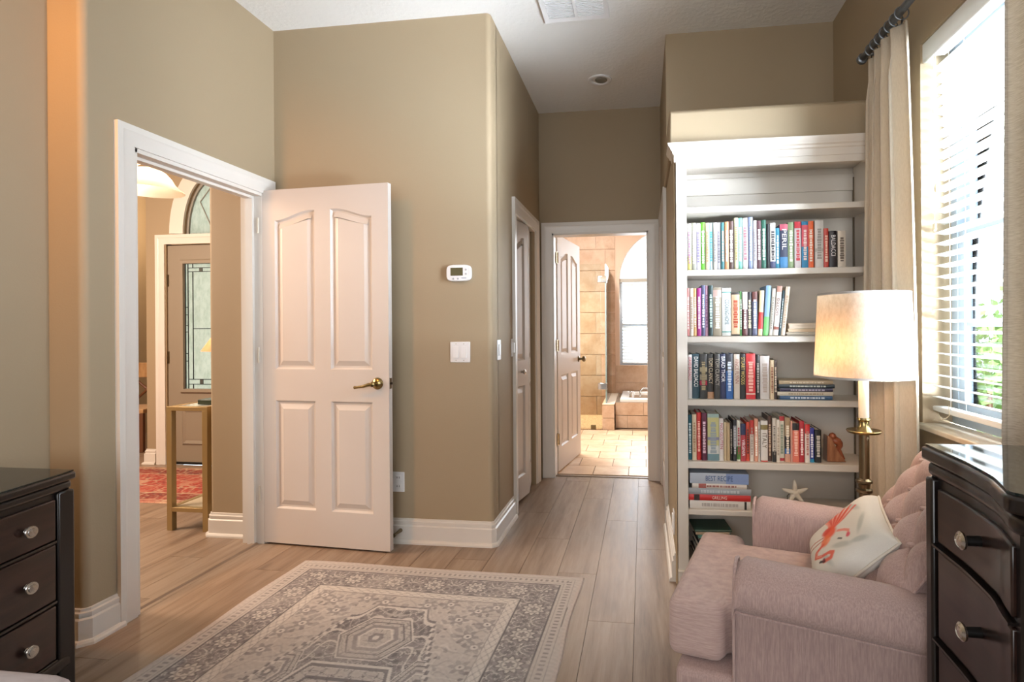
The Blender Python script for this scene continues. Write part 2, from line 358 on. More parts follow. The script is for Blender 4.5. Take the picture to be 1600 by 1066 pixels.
struct('hall_wall_right', MB().prism([(XR, YB), (XR, 2.742), (XR+.007, 2.735), (XR+.007, YB)], 0, 2.2).box(XR, XR+.1, YS+.1, YB, 2.2, H), WALL, 'narrow edge-on tan wall of the hallway beside the bookcase', 'wall', sharp=0)
r = .022
sf = MB().prism([(XR+.0, YS), (XW+.02, YS), (XW+.02, YS+.1), (XR, YS+.1)], 2.2, H)
struct('soffit_wall', sf, WALL, 'tan wall set back above the plant ledge over the bookcase', 'wall')
lp = [(2.73, 2.09), (2.73, 2.258), (2.736, 2.272), (2.75, 2.28), (YS, 2.28), (YS, 2.09)]
struct('ledge_wall', MB().prism(lp, .133, XW, axis='x'), WALL, 'deep tan plant ledge running above the bookcase crown', 'ledge', bevel=.008)
# right window wall
WY0, WY1, WZ0, WZ1 = 1.38, 2.442, .84, 2.372
wr = MB().box(XW, XW+.16, BK-.1, WY0, 0, H).box(XW, XW+.16, WY1, YS+.1, 0, H).box(XW, XW+.16, WY0, WY1, 0, WZ0-.03).box(XW, XW+.16, WY0, WY1, WZ1, H)
struct('wall_right', wr, WALL, 'tan right wall around the window with white blinds', 'wall', sharp=0)
wb = MB().box(-2.5, -2.0, BK-.12, BK, 0, H).box(.9, 1.3, BK-.12, BK, 0, H).box(-2.0, .9, BK-.12, BK, 0, .7).box(-2.0, .9, BK-.12, BK, 2.4, H)  # wide opening added for the unseen rear fill lamp
struct('wall_back', wb, WALL, 'tan rear wall behind the viewer with an opening added for fill', 'wall', sharp=0)
# foyer shell
struct('foyer_wall_door', MB().box(-4.60, -4.39, 4.66, 4.78, 0, H).box(-3.47, -2.48, 4.66, 4.78, 0, H).box(-4.39, -4.335, 4.66, 4.78, 2.04, H).box(-3.525, -3.47, 4.66, 4.78, 2.04, H).box(-4.39, -3.47, 4.66, 4.78, 2.80, H).box(-4.39, -3.47, 4.66, 4.78, 2.04, 2.136), WALL, 'warm tan foyer wall around the front door and arched transom', 'wall', sharp=0)
sp = [(-4.335, 2.136)]+[(-3.93-.27*math.cos(a), 2.136+.52*math.sin(a)) for a in [i*PI/24 for i in range(25)]]+[(-3.525, 2.136), (-3.525, 2.80), (-4.335, 2.80)]
struct('foyer_wall_arch', MB().prism(sp, 4.66, 4.78, axis='y'), WALL, 'tan wall surface cut around the arched transom window', 'wall', sharp=0)
struct('foyer_wall_left', MB().box(-6.1, -6.0, 1.0, 6.4, 0, H).box(-6.1, -2.4, .9, 1.0, 0, H).box(-6.1, -4.4, 6.2, 6.3, 0, H).box(-4.6, -4.5, 4.78, 6.3, 0, H), WALL, 'warm tan walls of the room beyond the foyer', 'wall', sharp=0)
struct('foyer_floor', B(-6.1, -4.4, 4.66, 6.3, -.05, 0), PLANK, 'wood floor of the room beyond the foyer', 'floor', sharp=0)
# bathroom shell
BW = MB().box(-2.3, -2.2, 4.7, 8.2, 0, H).box(1.7, 1.8, 4.7, 8.2, 0, H)
struct('bathroom_wall_sides', BW, PEACH, 'peach side walls of the bathroom', 'wall', sharp=0)
ac, aR, aS = (.39, 1.93), .72, 1.93
arch = [(.39-aR*math.cos(a), aS+aR*math.sin(a)) for a in [i*PI/28 for i in range(29)]]
bw = MB().box(-2.2, -.386, 8.0, 8.15, 0, H).box(-.386, 1.7, 8.0, 8.15, 0, .715).box(-.386, -.33, 8.0, 8.15, .715, H).box(1.11, 1.7, 8.0, 8.15, .715, H).prism([(-.33, aS)]+arch+[(1.11, aS), (1.11, H), (-.33, H)], 8.0, 8.15, axis='y')
bback = struct('bathroom_wall_back', bw, PEACH, 'bathroom back wall with arched window and travertine shower tiles', 'wall', sharp=0)
TW, TH = .40, .30
for rr in range(10):
    z0 = -.03+rr*TH; z1 = min(z0+TH, H)
    xs = [-.386-(.14 if rr % 2 else .275)-TW*q for q in range(-0, 3)]; edges = [-.386]+xs
    for a, b in zip(edges[:-1], edges[1:]):
        MB().box(b+.004, a-.004, 7.988, 8.0, max(z0, 0)+.004, z1-.004).build('tile', TRAV, bback, sharp=0)
for a, b in ((-.384, .02), (.02, .42), (.42, .82)):
    for z0, z1 in ((.36, .47), (.475, .71)):
        MB().box(a+.0025, b-.0025, 7.988, 8.0, z0, z1).build('tile', TRAV, bback, sharp=0)

# ------------------------------------------------------------------ trim: baseboards, casings
BP = [(0, 0), (.032, 0), (.031, .010), (.026, .018), (.018, .021), (.018, .098), (.010, .104), (.013, .112), (.013, .124), (.006, .128), (.006, .138), (0, .14)]
def baseboard(name, path, label, flip=1):
    return struct(name, MB().sweep([(x, y, 0) for x, y in path], (0, 0, 1), BP, flip), TRIM, label, 'baseboard')
baseboard('baseboard_left', [(XN, YN), (XL-.02, YN), (XL, YN+.02), (XL, 2.078)], 'white baseboard wrapping the rounded corner left of the doorway', 1)
baseboard('baseboard_far', [(-2.17, YT), (XH-.012, YT), (XH, YT+.012), (XH, 3.592)], 'white baseboard behind the open door, turning into the hallway', 1)
baseboard('baseboard_foyer', [(-2.335, 3.06), (-2.585, 3.06), (-2.60, 3.075), (-2.60, 4.64)], 'white baseboard on the foyer wall stub seen through the doorway', -1)
baseboard('baseboard_entry', [(-4.60, 4.9), (-4.60, 4.66), (-4.5, 4.66)], 'short white baseboard left of the front door', 1)
baseboard('baseboard_hall', [(XR, 3.53), (XR, 2.76)], 'white baseboard of the edge-on hallway wall beside the bookcase', 1)
CP = [(0, 0), (0, .012), (.012, .015), (.05, .016), (.062, .021), (.088, .021), (.088, 0)]
def casing(name, pts, nrm, label, flip=-1, jamb=None):
    mb = MB().sweep(pts, nrm, CP, flip)
    for j in (jamb or []): mb.box(*j)
    return struct(name, mb, TRIM, label, 'door trim')
casing('trim_1', [(XL, 2.15, 0), (XL, 2.15, 2.03), (XL, 2.985, 2.03), (XL, 2.985, 0)], (1, 0, 0), 'white casing and jamb around the bedroom doorway', -1,
       [(XL-.13, XL+.004, 2.15, 2.168, 0, 2.03), (XL-.13, XL+.004, 2.972, 3.0, 0, 2.03), (XL-.13, XL+.004, 2.15, 3.0, 2.012, 2.032), (XL-.09, XL-.045, 2.955, 2.972, 0, 2.0), (XL-.09, XL-.045, 2.168, 2.972, 1.998, 2.012)])
casing('trim_foyer_casing', [(XL-.126, 2.985, 0), (XL-.126, 2.985, 2.03), (XL-.126, 2.15, 2.03), (XL-.126, 2.15, 0)], (-1, 0, 0), 'white casing on the foyer side of the bedroom doorway')
casing('trim_2', [(XH, 3.69, 0), (XH, 3.69, 2.018), (XH, 4.40, 2.018), (XH, 4.40, 0)], (1, 0, 0), 'white casing around the bifold closet in the hallway', -1, [(XH-.1, XH+.003, 3.69, 3.705, 0, 2.018), (XH-.1, XH+.003, 4.385, 4.40, 0, 2.018), (XH-.1, XH+.003, 3.69, 4.40, 2.005, 2.02)])
casing('trim_3', [(-.742, YB, 0), (-.742, YB, 2.025), (.046, YB, 2.025), (.046, YB, 0)], (0, -1, 0), 'white casing around the bathroom doorway at the hallway end', -1, [(-.75, -.73, YB-.004, YB+.12, 0, 2.025), (.034, .052, YB-.004, YB+.12, 0, 2.025), (-.75, .052, YB-.004, YB+.12, 2.012, 2.03)])
casing('trim_4', [(XR, 4.46, 0), (XR, 4.46, 2.03), (XR, 3.64, 2.03), (XR, 3.64, 0)], (-1, 0, 0), 'edge-on white casing of a door on the right hallway wall', -1)
casing('trim_5', [(-4.40, 4.66, 0), (-4.40, 4.66, 2.045), (-3.46, 4.66, 2.045), (-3.46, 4.66, 0)], (0, -1, 0), 'white casing around the taupe front door in the foyer', -1)
ap = [(-3.93-.27*math.cos(a), 4.66, 2.136+.52*math.sin(a)) for a in [i*PI/24 for i in range(25)]]
struct('trim_6', MB().sweep(ap, (0, -1, 0), [(0, 0), (0, .02), (.115, .03), (.13, .03), (.13, 0)], -1), TRIM, 'white arched moulding around the transom over the front door', 'window trim')

# ------------------------------------------------------------------ doors
def inset(poly, d):
    n = len(poly); out = []
    for i in range(n):
        p0, p1, p2 = (Vector(poly[j % n]) for j in (i-1, i, i+1))
        a = (p1-p0).normalized(); b = (p2-p1).normalized(); na = Vector((-a.y, a.x)); nb = Vector((-b.y, b.x)); q = (na+nb).normalized(); k_ = 1/max(.4, q.dot(na))
        out.append(tuple(p1+q*d*k_))
    return out
def panel_poly(x0, x1, z0, z1, peak=None, rise=.05):
    pts = [(x0, z0), (x1, z0)]
    n = 12
    if peak is None: return pts+[(x1, z1), (x0, z1)]
    for i in range(n+1):
        t = i/n; x = x1+(x0-x1)*t; u = (1-t) if peak == 'R' else t
        pts.append((x, z1+rise*(.5-.5*math.cos(PI*min(1, u*1.12)))))
    return pts
def make_door(root, wd, ht, th, panels, m):
    import bmesh
    b = bmesh.new(); loops = [[(0, 0), (wd, 0), (wd, ht), (0, ht)]]+panels; es = []
    for lp_ in loops:
        vs = [b.verts.new((x, 0, z)) for x, z in lp_]
        for i in range(len(vs)): es.append(b.edges.new((vs[i], vs[(i+1) % len(vs)])))
    bmesh.ops.triangle_fill(b, use_beauty=True, edges=es)
    me = bpy.data.meshes.new('t'); b.to_mesh(me); b.free()
    mb = MB(); mb.add([tuple(v.co) for v in me.vertices], [tuple(p.vertices) for p in me.polygons])
    mb.add([(0, 0, 0), (wd, 0, 0), (wd, 0, ht), (0, 0, ht), (0, th, 0), (wd, th, 0), (wd, th, ht), (0, th, ht)], [(0, 1, 5, 4), (1, 2, 6, 5), (2, 3, 7, 6), (3, 0, 4, 7), (4, 5, 6, 7)])
    for p in panels:
        n = len(p); l1 = inset(p, .010); l2 = inset(p, .020)
        vs = [(x, 0, z) for x, z in p]+[(x, .012, z) for x, z in l1]+[(x, .0130, z) for x, z in l2]
        mb.add(vs, [(k_*n+i, k_*n+(i+1) % n, (k_+1)*n+(i+1) % n, (k_+1)*n+i) for k_ in (0, 1) for i in range(n)])
    mb.build('slab', m, root, sharp=25)
    for p in panels:
        n = len(p); a = inset(p, .019); c = inset(p, .048)
        MB().add([(x, .0131, z) for x, z in a]+[(x, .002, z) for x, z in c], [(i, (i+1) % n, n+(i+1) % n, n+i) for i in range(n)]+[tuple(range(n, 2*n))]).build('panel', m, root, sharp=18)
def four(wd, st=.1, mid=.1):
    a = (wd-2*st-mid)/2
    return [panel_poly(st, st+a, .20, .82), panel_poly(st+a+mid, wd-st, .20, .82), panel_poly(st, st+a, 1.0, 1.855, 'R', .05), panel_poly(st+a+mid, wd-st, 1.0, 1.855, 'L', .05)]
def hinges(root, y0, m, zs=(.28, 1.08, 1.83)):
    for z in zs:
        h = MB().tube([(-.006, y0-.006, z-.045), (-.006, y0-.006, z+.045)], .006, 8).box(-.003, .0, y0, y0+.03, z-.045, z+.045).build('hinge', m, root)
d1 = thing('door_1', 'open white bedroom door with four panels and brass lever', 'door', (-2.197, 2.975, .012), -.068, kind='structure')
make_door(d1, .813, 2.032, .035, four(.813), DOORW); hinges(d1, 0, mat('painted_hinge', '#cfc6b6', .4, .3))
hd = MB().lathe([(.033, 0), (.033, -.006), (.026, -.014), (.012, -.018), (.011, -.045), (.014, -.05), (.014, -.062), (.004, -.066)], 24, (.745, 0, .925), 'y').build('handle', BRASS, d1)
MB().tube([(.745, -.055, .925), (.72, -.058, .922), (.69, -.058, .913), (.655, -.055, .908), (.635, -.052, .906)], [.010, .010, .008, .007, .009], 10).build('lever', BRASS, hd)
MB().box(.8128, .8140, .006, .029, .895, .955).build('latch_plate', DBRASS, d1)
MB().tube([(.813, .0175, .925), (.822, .0175, .925)], .007, 8).build('latch_bolt', BLACKM, d1)
d2 = thing('door_2', 'white four-panel bathroom door standing open with a dark knob', 'door', (-.722, 4.735, .012), 1.43, kind='structure')
make_door(d2, .762, 2.032, .035, four(.762), DOORW)
for z in (.28, 1.08, 1.83):
    MB().tube([(-.004, -.004, z-.045), (-.004, -.004, z+.045)], .007, 8).box(-.003, .0, .002, .032, z-.05, z+.05).box(-.045, -.002, -.006, -.003, z-.05, z+.05).build('hinge', BRASS, d2)
kb = MB().lathe([(.03, 0), (.03, -.005), (.012, -.012), (.011, -.035), (.024, -.042), (.029, -.055), (.022, -.068), (.006, -.072)], 20, (.695, 0, .93), 'y').build('knob', DBRASS, d2)
MB().lathe([(.03, 0), (.03, .005), (.012, .012), (.011, .035), (.024, .042), (.029, .055), (.022, .068), (.006, .072)], 20, (.695, .035, .93), 'y').build('knob', DBRASS, d2)
d3 = thing('door_3', 'white bifold closet door slightly folded into the hallway', 'door', (-.885, 3.715, .03), 0, kind='structure')
def leaf(p0, p1):
    v = Vector((p1[0]-p0[0], p1[1]-p0[1])); L = v.length; ang = math.atan2(v.y, v.x); g = bpy.data.objects.new('folding_leaf', None); COL.objects.link(g); g.parent = d3
    g.location = (p0[0]+.885, p0[1]-3.715, 0); g.rotation_euler = (0, 0, ang); return g, L
g1, L1 = leaf((-.885, 3.715), (-.836, 4.04)); make_door(g1, L1, 1.965, .03, [panel_poly(.07, L1-.07, .16, .80), panel_poly(.07, L1-.07, .98, 1.80, 'R', .06)], DOORW)
g2, L2 = leaf((-.835, 4.045), (-.885, 4.375)); make_door(g2, L2, 1.965, .03, [panel_poly(.07, L2-.07, .16, .80), panel_poly(.07, L2-.07, .98, 1.80, 'L', .06)], DOORW)
MB().lathe([(.009, 0), (.008, -.012), (.016, -.02), (.018, -.028), (.01, -.034)], 16, (L1*.55, 0, .90), 'y').build('knob', NICKEL, g1)
d5 = thing('door_5', 'closed white door seen edge-on in the right hallway wall', 'door', (XR-.004, 4.455, .012), -PI/2, kind='structure')
make_door(d5, .81, 2.02, .030, four(.81), DOORW)
# front door
d4 = thing('door_4', 'taupe front door with leaded glass panel in the foyer', 'door', (-4.388, 4.675, .01), 0, kind='structure')
fd = MB().box(0, .916, .0, .045, 0, .66).box(0, .916, 0, .045, 1.885, 2.025).box(0, .145, 0, .045, .66, 1.885).box(.771, .916, 0, .045, .66, 1.885)
fd.build('slab', FDOOR, d4, sharp=0)
MB().sweep([(.145, 0, .665), (.145, 0, 1.88), (.771, 0, 1.88), (.771, 0, .665)], (0, -1, 0), [(-.03, 0), (-.026, .02), (.0, .022), (.012, .008), (.012, 0)], -1, closed=True).build('glass_frame', FDOOR, d4)
for x0, x1 in ((.14, .42), (.50, .78)):
    pp = panel_poly(x0, x1, .17, .52); n_ = 4; a = inset(pp, .018); c = inset(pp, .045)
    MB().add([(x, -.001, z) for x, z in pp]+[(x, -.016, z) for x, z in a]+[(x, -.006, z) for x, z in c], [(k_*4+i, k_*4+(i+1) % 4, (k_+1)*4+(i+1) % 4, (k_+1)*4+i) for k_ in (0, 1) for i in range(4)]+[(8, 9, 10, 11)]).build('panel', FDOOR, d4, sharp=15)
gp = MB().box(.165, .751, .018, .026, .69, 1.86).build('glass_panel', FROST, d4, sharp=0)
def came(x0, x1, z0, z1): MB().box(x0, x1, .012, .018, z0, z1).build('lead_came', BLACKM, d4, sharp=0)
for x in (.168, .196, .246, .670, .720, .748): came(x-.003, x+.003, .69, 1.86) if x in (.168, .748, .196, .720) else (came(x-.003, x+.003, .78, 1.78), came(x-.003, x+.003, .69, .735), came(x-.003, x+.003, 1.815, 1.86))
for z in (.735, .78, 1.78, 1.815): came(.196, .720, z-.003, z+.003)
for z in (.95, 1.02, 1.22, 1.28, 1.38, 1.45): came(.168, .196, z-.003, z+.003)
came(.246, .67, 1.25-.003, 1.25+.003)
for x in (.33, .58):
    for z0, z1 in ((.735, .78), (1.78, 1.815)): MB().box(x-.016, x+.016, .011, .019, z0+.003, z1-.003).build('lead_square', mat('grey_bevel', '#4b4f4c', .3), d4, sharp=0)
for z in (.215, .985, 1.70): MB().box(-.012, .012, -.006, .004, z-.055, z+.055).build('hinge', DBRASS, d4)
MB().box(0, .916, -.01, .01, -.008, .014).build('sweep_strip', BLACKM, d4)
w3 = thing('window_3', 'frosted arched transom window over the front door', 'window', (-3.93, 4.70, 2.136), 0, kind='structure')
MB().prism([(-.262*math.cos(i*PI/24), .51*math.sin(i*PI/24)) for i in range(25)], .0, .008, axis='y').build('pane', FROST, w3)
for p in ([(-.262, 0, .003), (0, 0, .003)], ): pass
MB().sweep([(-.255*math.cos(i*PI/24), 0, .50*math.sin(i*PI/24)) for i in range(25)], (0, -1, 0), [(-.018, 0), (-.018, .02), (.01, .02), (.01, 0)], 1).build('sash', mat('grey_sash', '#8d8a82', .5), w3)
for sx in (-1, 1): MB().tube([(sx*.03, -.01, .49), (sx*-.13, -.01, .30), (0, -.01, .03)], .006, 6).build('lead_came', mat('grey_sash', '#8d8a82', .5), w3)

# ------------------------------------------------------------------ side window
w1 = thing('window_1', 'tall single-hung window behind white blinds in the right wall', 'window', (XW+.11, WY0, WZ0), 0, kind='structure')
wl_, wh_ = WY1-WY0, WZ1-WZ0; FR = mat('window_frame_shaded', '#b4c3d1', .4)  # bluish shade on the sash stiles is put into the frame colour
def bars(nm, rects, x0, x1, m, par): 
    for (y0, y1, z0, z1) in rects: MB().box(x0, x1, y0, y1, z0, z1).build(nm, m, par, bevel=.003)
bars('frame', [(0, .045, 0, wh_), (wl_-.045, wl_, 0, wh_), (.045, wl_-.045, 0, .045), (.045, wl_-.045, wh_-.045, wh_)], 0, .05, FR, w1)
mid = .775
bars('sash', [(.045, .085, .045, mid), (wl_-.085, wl_-.045, .045, mid), (.085, wl_-.085, .045, .09), (.085, wl_-.085, mid-.03, mid+.015)], .004, .03, FR, w1)
bars('sash', [(.045, .085, mid, wh_-.045), (wl_-.085, wl_-.045, mid, wh_-.045), (.085, wl_-.085, wh_-.085, wh_-.045)], .026, .048, FR, w1)
bars('muntin', [(wl_/2-.012, wl_/2+.012, .09, mid), (.085, wl_-.085, mid/2, mid/2+.02)], .010, .022, FR, w1)
MB().box(.014, .018, .085, wl_-.085, .09, mid).build('pane', PANE, w1, sharp=0); MB().box(.034, .038, .085, wl_-.085, mid, wh_-.085).build('pane', PANE, w1, sharp=0)
struct('trim_window_sill', B(XW-.028, XW+.115, WY0-.03, WY1+.012, WZ0-.022, WZ0), MARBLE, 'cream marble window sill behind the right dresser', 'window sill', bevel=.005)
bl = thing('window_blind', 'white two-inch slatted blind half open inside the window', 'blind', (XW+.055, WY0+.01, WZ0))
bw_ = wl_-.025
MB().box(-.052, -.034, -.004, bw_+.008, wh_-.082, wh_-.004).build('valance', SLAT, bl, bevel=.006); MB().box(-.03, .03, 0, bw_, wh_-.055, wh_-.005).build('head_rail', SLAT, bl)
sl = MB(); n_ = 6
for i in range(n_+1):
    t = i/n_-.5; sl.v += [(t*.05, 0, .004*(1-4*t*t)+.0012), (t*.05, bw_, .004*(1-4*t*t)+.0012), (t*.05, 0, .004*(1-4*t*t)-.0012), (t*.05, bw_, .004*(1-4*t*t)-.0012)]
for i in range(n_):
    a, b_ = i*4, i*4+4; sl.f += [(a, b_, b_+1, a+1), (a+2, a+3, b_+3, b_+2), (a, a+2, b_+2, b_), (a+1, b_+1, b_+3, a+3)]
sl.f += [(0, 1, 3, 2), (n_*4, n_*4+2, n_*4+3, n_*4+1)]
s0 = sl.build('slat', SLAT, bl); zz = .105; first = True
while zz < wh_-.085:
    o = s0 if first else link_copy(s0, bl); first = False
    o.location = (0, 0, zz); o.rotation_euler = (0, math.radians(8), 0); zz += .0435
MB().box(-.026, .026, 0, bw_, .052, .072).build('bottom_rail', SLAT, bl, bevel=.005)
for yy in (.14, bw_/2, bw_-.14):
    for xx in (-.027, .027): MB().tube([(xx, yy, .07), (xx, yy, wh_-.06)], .0011, 5).build('ladder_cord', SLAT, bl)
for yy, zt in ((bw_-.05, .80), (bw_-.065, .95)):
    MB().tube([(-.036, yy, wh_-.08), (-.036, yy, zt)], .001, 5).lathe([(.002, 0), (.007, -.012), (.008, -.03), (.004, -.035)], 10, (-.036, yy, zt)).build('pull_cord', mat('cream_tassel', '#e3d9bd', .5), bl)
MB().tube([(-.034, bw_-.14, .09), (-.037, bw_-.15, .055), (-.033, bw_-.12, .04), (-.036, bw_-.09, .03), (-.033, bw_-.06, .05)], .0015, 5).build('cord_knot', mat('cream_tassel', '#e3d9bd', .5), bl)

# added rear window frame, out of view, giving the rear fill lamp an opening
w5 = thing('added_window_4', 'wide rear window added behind the viewer around the fill lamp', 'window', (-2.0, BK-.08, .7), 0, kind='structure')
for x in (0, .95, 1.9, 2.86): MB().box(x, x+.045, 0, .05, 0, 1.7).build('frame', FR, w5)
for z in (0, .85, 1.655): MB().box(0, 2.9, 0, .05, z, z+.045).build('frame', FR, w5)

# bath window
w2 = thing('window_2', 'arched bathroom window with white blinds and sunburst shade', 'window', (.39, 8.05, .715), 0, kind='structure')
z_s = aS-.715
MB().box(-.72, .72, 0, .05, z_s-.03, z_s+.02).build('transom_bar', mat('grey_sash2', '#b8b6ae', .5), w2)
for x0, x1, z0, z1 in ((-.72, -.68, 0, z_s), (.68, .72, 0, z_s), (-.68, .68, 0, .04), (-.68, .68, .56, .60)): MB().box(x0, x1, .03, .07, z0, z1).build('frame', FR, w2)
MB().box(-.68, .68, .06, .064, .04, z_s).build('pane', PANE, w2, sharp=0)
nf = 48; fan = MB()
for i in range(nf+1):
    a = PI*i/nf; yy = .008 if i % 2 else .028
    fan.v += [(-.05*math.cos(a), yy, z_s+.02+.05*math.sin(a)), (-.715*math.cos(a), yy, z_s+.02+.70*math.sin(a))]
for i in range(nf): fan.f.append((2*i, 2*i+1, 2*i+3, 2*i+2))
fan.build('sunburst_shade', PLEAT, w2, sharp=10)
s1 = MB().box(-.68, .68, -.024, .024, -.0012, .0012).build('slat', SLAT, w2); zz = .04; first = True
while zz < z_s-.05:
    o = s1 if first else link_copy(s1, w2); first = False
    o.location = (0, .0, zz); o.rotation_euler = (math.radians(24), 0, 0); zz += .046
struct('trim_7', MB().sweep([(.39-.72*math.cos(i*PI/28), 8.0, aS+.72*math.sin(i*PI/28)) for i in range(29)], (0, -1, 0), [(0, 0), (0, .006), (.02, .006), (.02, 0)], -1), PEACH, 'thin arched edge around the bathroom window', 'window trim')

# ------------------------------------------------------------------ bathroom furnishings
kw = thing('shower_knee_wall', 'low travertine-tiled wall between shower and bathtub', 'knee wall', (-.425, 6.83, 0))
MB().box(-.066, .066, .012, 1.15, 0, .30).build('core', GROUT, kw, sharp=0); MB().box(-.075, .075, 0, 1.15, .302, .322).build('cap', mat('travertine_cap', '#e8d6bf', .35), kw, bevel=.004)
for z0, z1 in ((.0, .14), (.145, .30)):
    MB().box(-.073, .073, 0, .012, z0+.002, z1).build('tile', TRAV, kw, sharp=0)
tub = thing('bathtub', 'white drop-in bathtub with chrome faucet in a tiled deck', 'bathtub', (.4, 6.98, 0))
MB().box(-.748, .80, .012, .99, 0, .318).build('deck_core', GROUT, tub, sharp=0)
for z0, z1, js in ((.0, .155, (-.748, -.6, -.16, .28, .72)), (.16, .315, (-.748, -.40, .05, .5, .8))):
    for a, b_ in zip(js[:-1], js[1:]): MB().box(a+.002, b_-.002, 0, .012, z0+.002, z1).build('tile', TRAV, tub, sharp=0)
rim = MB(); ro = [(-.69, .06), (.78, .06), (.78, .92), (-.69, .92)]
rim.add([(x, y, .318) for x, y in ro]+[(x, y, .36) for x, y in ro]+[(x+dx, y+dy, .365) for (x, y), dx, dy in zip(ro, (.02, -.02, -.02, .02), (.02, .02, -.02, -.02))]+[(x+dx, y+dy, .355) for (x, y), dx, dy in zip(ro, (.16, -.1, -.1, .16), (.1, .1, -.1, -.1))]+[(x+dx, y+dy, .05) for (x, y), dx, dy in zip(ro, (.24, -.2, -.2, .24), (.18, .18, -.18, -.18))],
        [(k_*4+i, k_*4+(i+1) % 4, (k_+1)*4+(i+1) % 4, (k_+1)*4+i) for k_ in range(4) for i in range(4)]+[(16, 17, 18, 19)])
rim.build('basin', PORC, tub, bevel=.012)
fc = MB().tube([(-.44, .30, .36), (-.44, .30, .43), (-.40, .31, .46), (-.32, .32, .455), (-.28, .325, .42)], .012, 10).build('faucet', CHROME, tub)
for x in (-.56, -.24): MB().lathe([(.022, 0), (.018, .02), (.012, .05), (.02, .06), (.008, .075)], 14, (x, .22, .36)).tube([(x-.04, .22, .425), (x+.04, .22, .425)], .006, 8).build('tap_handle', CHROME, tub)
sh = thing('shower_screen', 'frameless glass shower panel with chrome clips on the knee wall', 'shower screen', (-.45, 6.85, 0))
MB().box(-.005, .005, 0, 1.13, .325, 2.03).build('fixed_panel', SHOWER, sh, sharp=0); MB().box(-.80, -.056, -.005, .005, .02, 2.03).build('glass_door', SHOWER, sh, sharp=0)
for z in (.53, 1.84): MB().box(-.10, .012, -.016, .016, z-.04, z+.04).build('hinge_clip', CHROME, sh, bevel=.004)
MB().box(-.008, .008, -.006, .004, .325, 2.03).build('edge_seal', mat('glass_edge', '#8fa6a8', .2), sh, sharp=0)
MB().box(-.19, -.13, -.012, .012, 0, .055).build('floor_clip', mat('bronze_clip', '#6b5a3d', .4, .5), sh)
struct('shower_floor', B(-1.3, -.51, 6.86, 7.99, -.02, .006), mat('shower_pebble', '#e6cda8', .5, fn=lambda n: n.l(n.ramp(n.noise(60, 2, n.coord()), [(.4, lin('#cfae84')), (.6, lin('#f0dcba'))]), n.bsdf.inputs['Base Color'])), 'pale mosaic floor inside the glass shower', 'floor')
spot('shower_downlight', (-.8, 7.4, 2.98), (-.8, 7.4, 0), 420, (1, .82, .58), math.radians(60))
rb = MB().prism([(-.77, 4.80), (-.755, 4.80), (-.74, 5.15), (-.80, 5.15)], .72, 1.95)
tag(rb.build('bath_robe', ROBE, bevel=.006), 'dark maroon robe hanging in the gap behind the bathroom door', 'robe')

# ------------------------------------------------------------------ hall and wall fixtures
th = thing('thermostat', 'white wall thermostat with small grey display above the light switches', 'thermostat', (-1.036, YT, 1.554))
bp = [(.073*math.copysign(abs(math.cos(a))**.45, math.cos(a)), .047*math.copysign(abs(math.sin(a))**.5, math.sin(a))) for a in [2*PI*i/40 for i in range(40)]]
MB().prism(bp, -.026, 0, axis='y').build('body', PLASTIC, th, bevel=.005)
MB().box(-.046, .026, -.028, -.024, -.016, .029).build('display', mat('lcd', '#5a5438', .15), th)
for x, z in ((.044, .018), (.044, -.006), (-.03, -.033), (-.003, -.033)): MB().lathe([(.006, 0), (.005, -.003)], 12, (x, -.026, z), 'y').build('button', mat('grey_button', '#a9a9ad', .5), th)
MB().box(.018, .046, -.0272, -.026, -.031, -.028).build('print', ink('#5a6a86'), th, sharp=0)
def plate(name, label, loc, rz, wd, ht): 
    p = thing(name, label, 'light switch' if 'switch' in name else 'outlet', loc, rz); MB().box(-wd/2, wd/2, -.006, 0, -ht/2, ht/2).build('plate', PLASTIC, p, bevel=.004); return p
sw = plate('light_switch', 'white double rocker switch plate under the thermostat', (-1.036, YT, 1.103), 0, .118, .118)
for x in (-.024, .022):
    MB().add([(x-.016, -.006, -.033), (x+.016, -.006, -.033), (x+.016, -.0145, -.033), (x-.016, -.0145, -.033), (x-.016, -.006, .033), (x+.016, -.006, .033), (x+.016, -.0075, .033), (x-.016, -.0075, .033)], [(0, 1, 2, 3), (4, 7, 6, 5), (0, 4, 5, 1), (1, 5, 6, 2), (2, 6, 7, 3), (3, 7, 4, 0)]).build('rocker', PLASTIC, sw, bevel=.001)
    for z in (-.047, .047): MB().lathe([(.003, -.006), (.002, -.0075)], 8, (x, 0, z), 'y').build('screw', NICKEL, sw)
s2 = plate('light_switch', 'white switch plate on the hallway wall just past the corner', (XH, 3.235, 1.11), PI/2, .075, .12)
MB().box(-.016, .016, -.012, -.005, -.033, .033).build('rocker', PLASTIC, s2, bevel=.002)
s3 = plate('light_switch', 'white switch plate beside the bifold closet casing', (XH, 3.572, 1.112), PI/2, .04, .115)
MB().box(-.009, .009, -.02, -.005, -.033, .033).build('rocker', PLASTIC, s3, bevel=.002)
ou = plate('wall_outlet', 'white electrical outlet low on the wall beside the open door', (-1.412, YT, .35), 0, .072, .116)
for z in (-.025, .025):
    so = MB().box(-.017, .017, -.009, -.005, z-.015, z+.015).build('socket', PLASTIC, ou, bevel=.004)
    for x in (-.007, .007): MB().box(x-.0015, x+.0015, -.0098, -.0088, z-.004, z+.007).build('slot', BLACKM, so, sharp=0)
o3 = plate('wall_outlet', 'grey-white outlet seen edge-on low on the hallway wall by the bookcase', (XR, 2.86, .26), -PI/2, .07, .115)
MB().box(-.017, .017, -.012, -.005, -.04, .04).build('socket', PLASTIC, o3, bevel=.003)
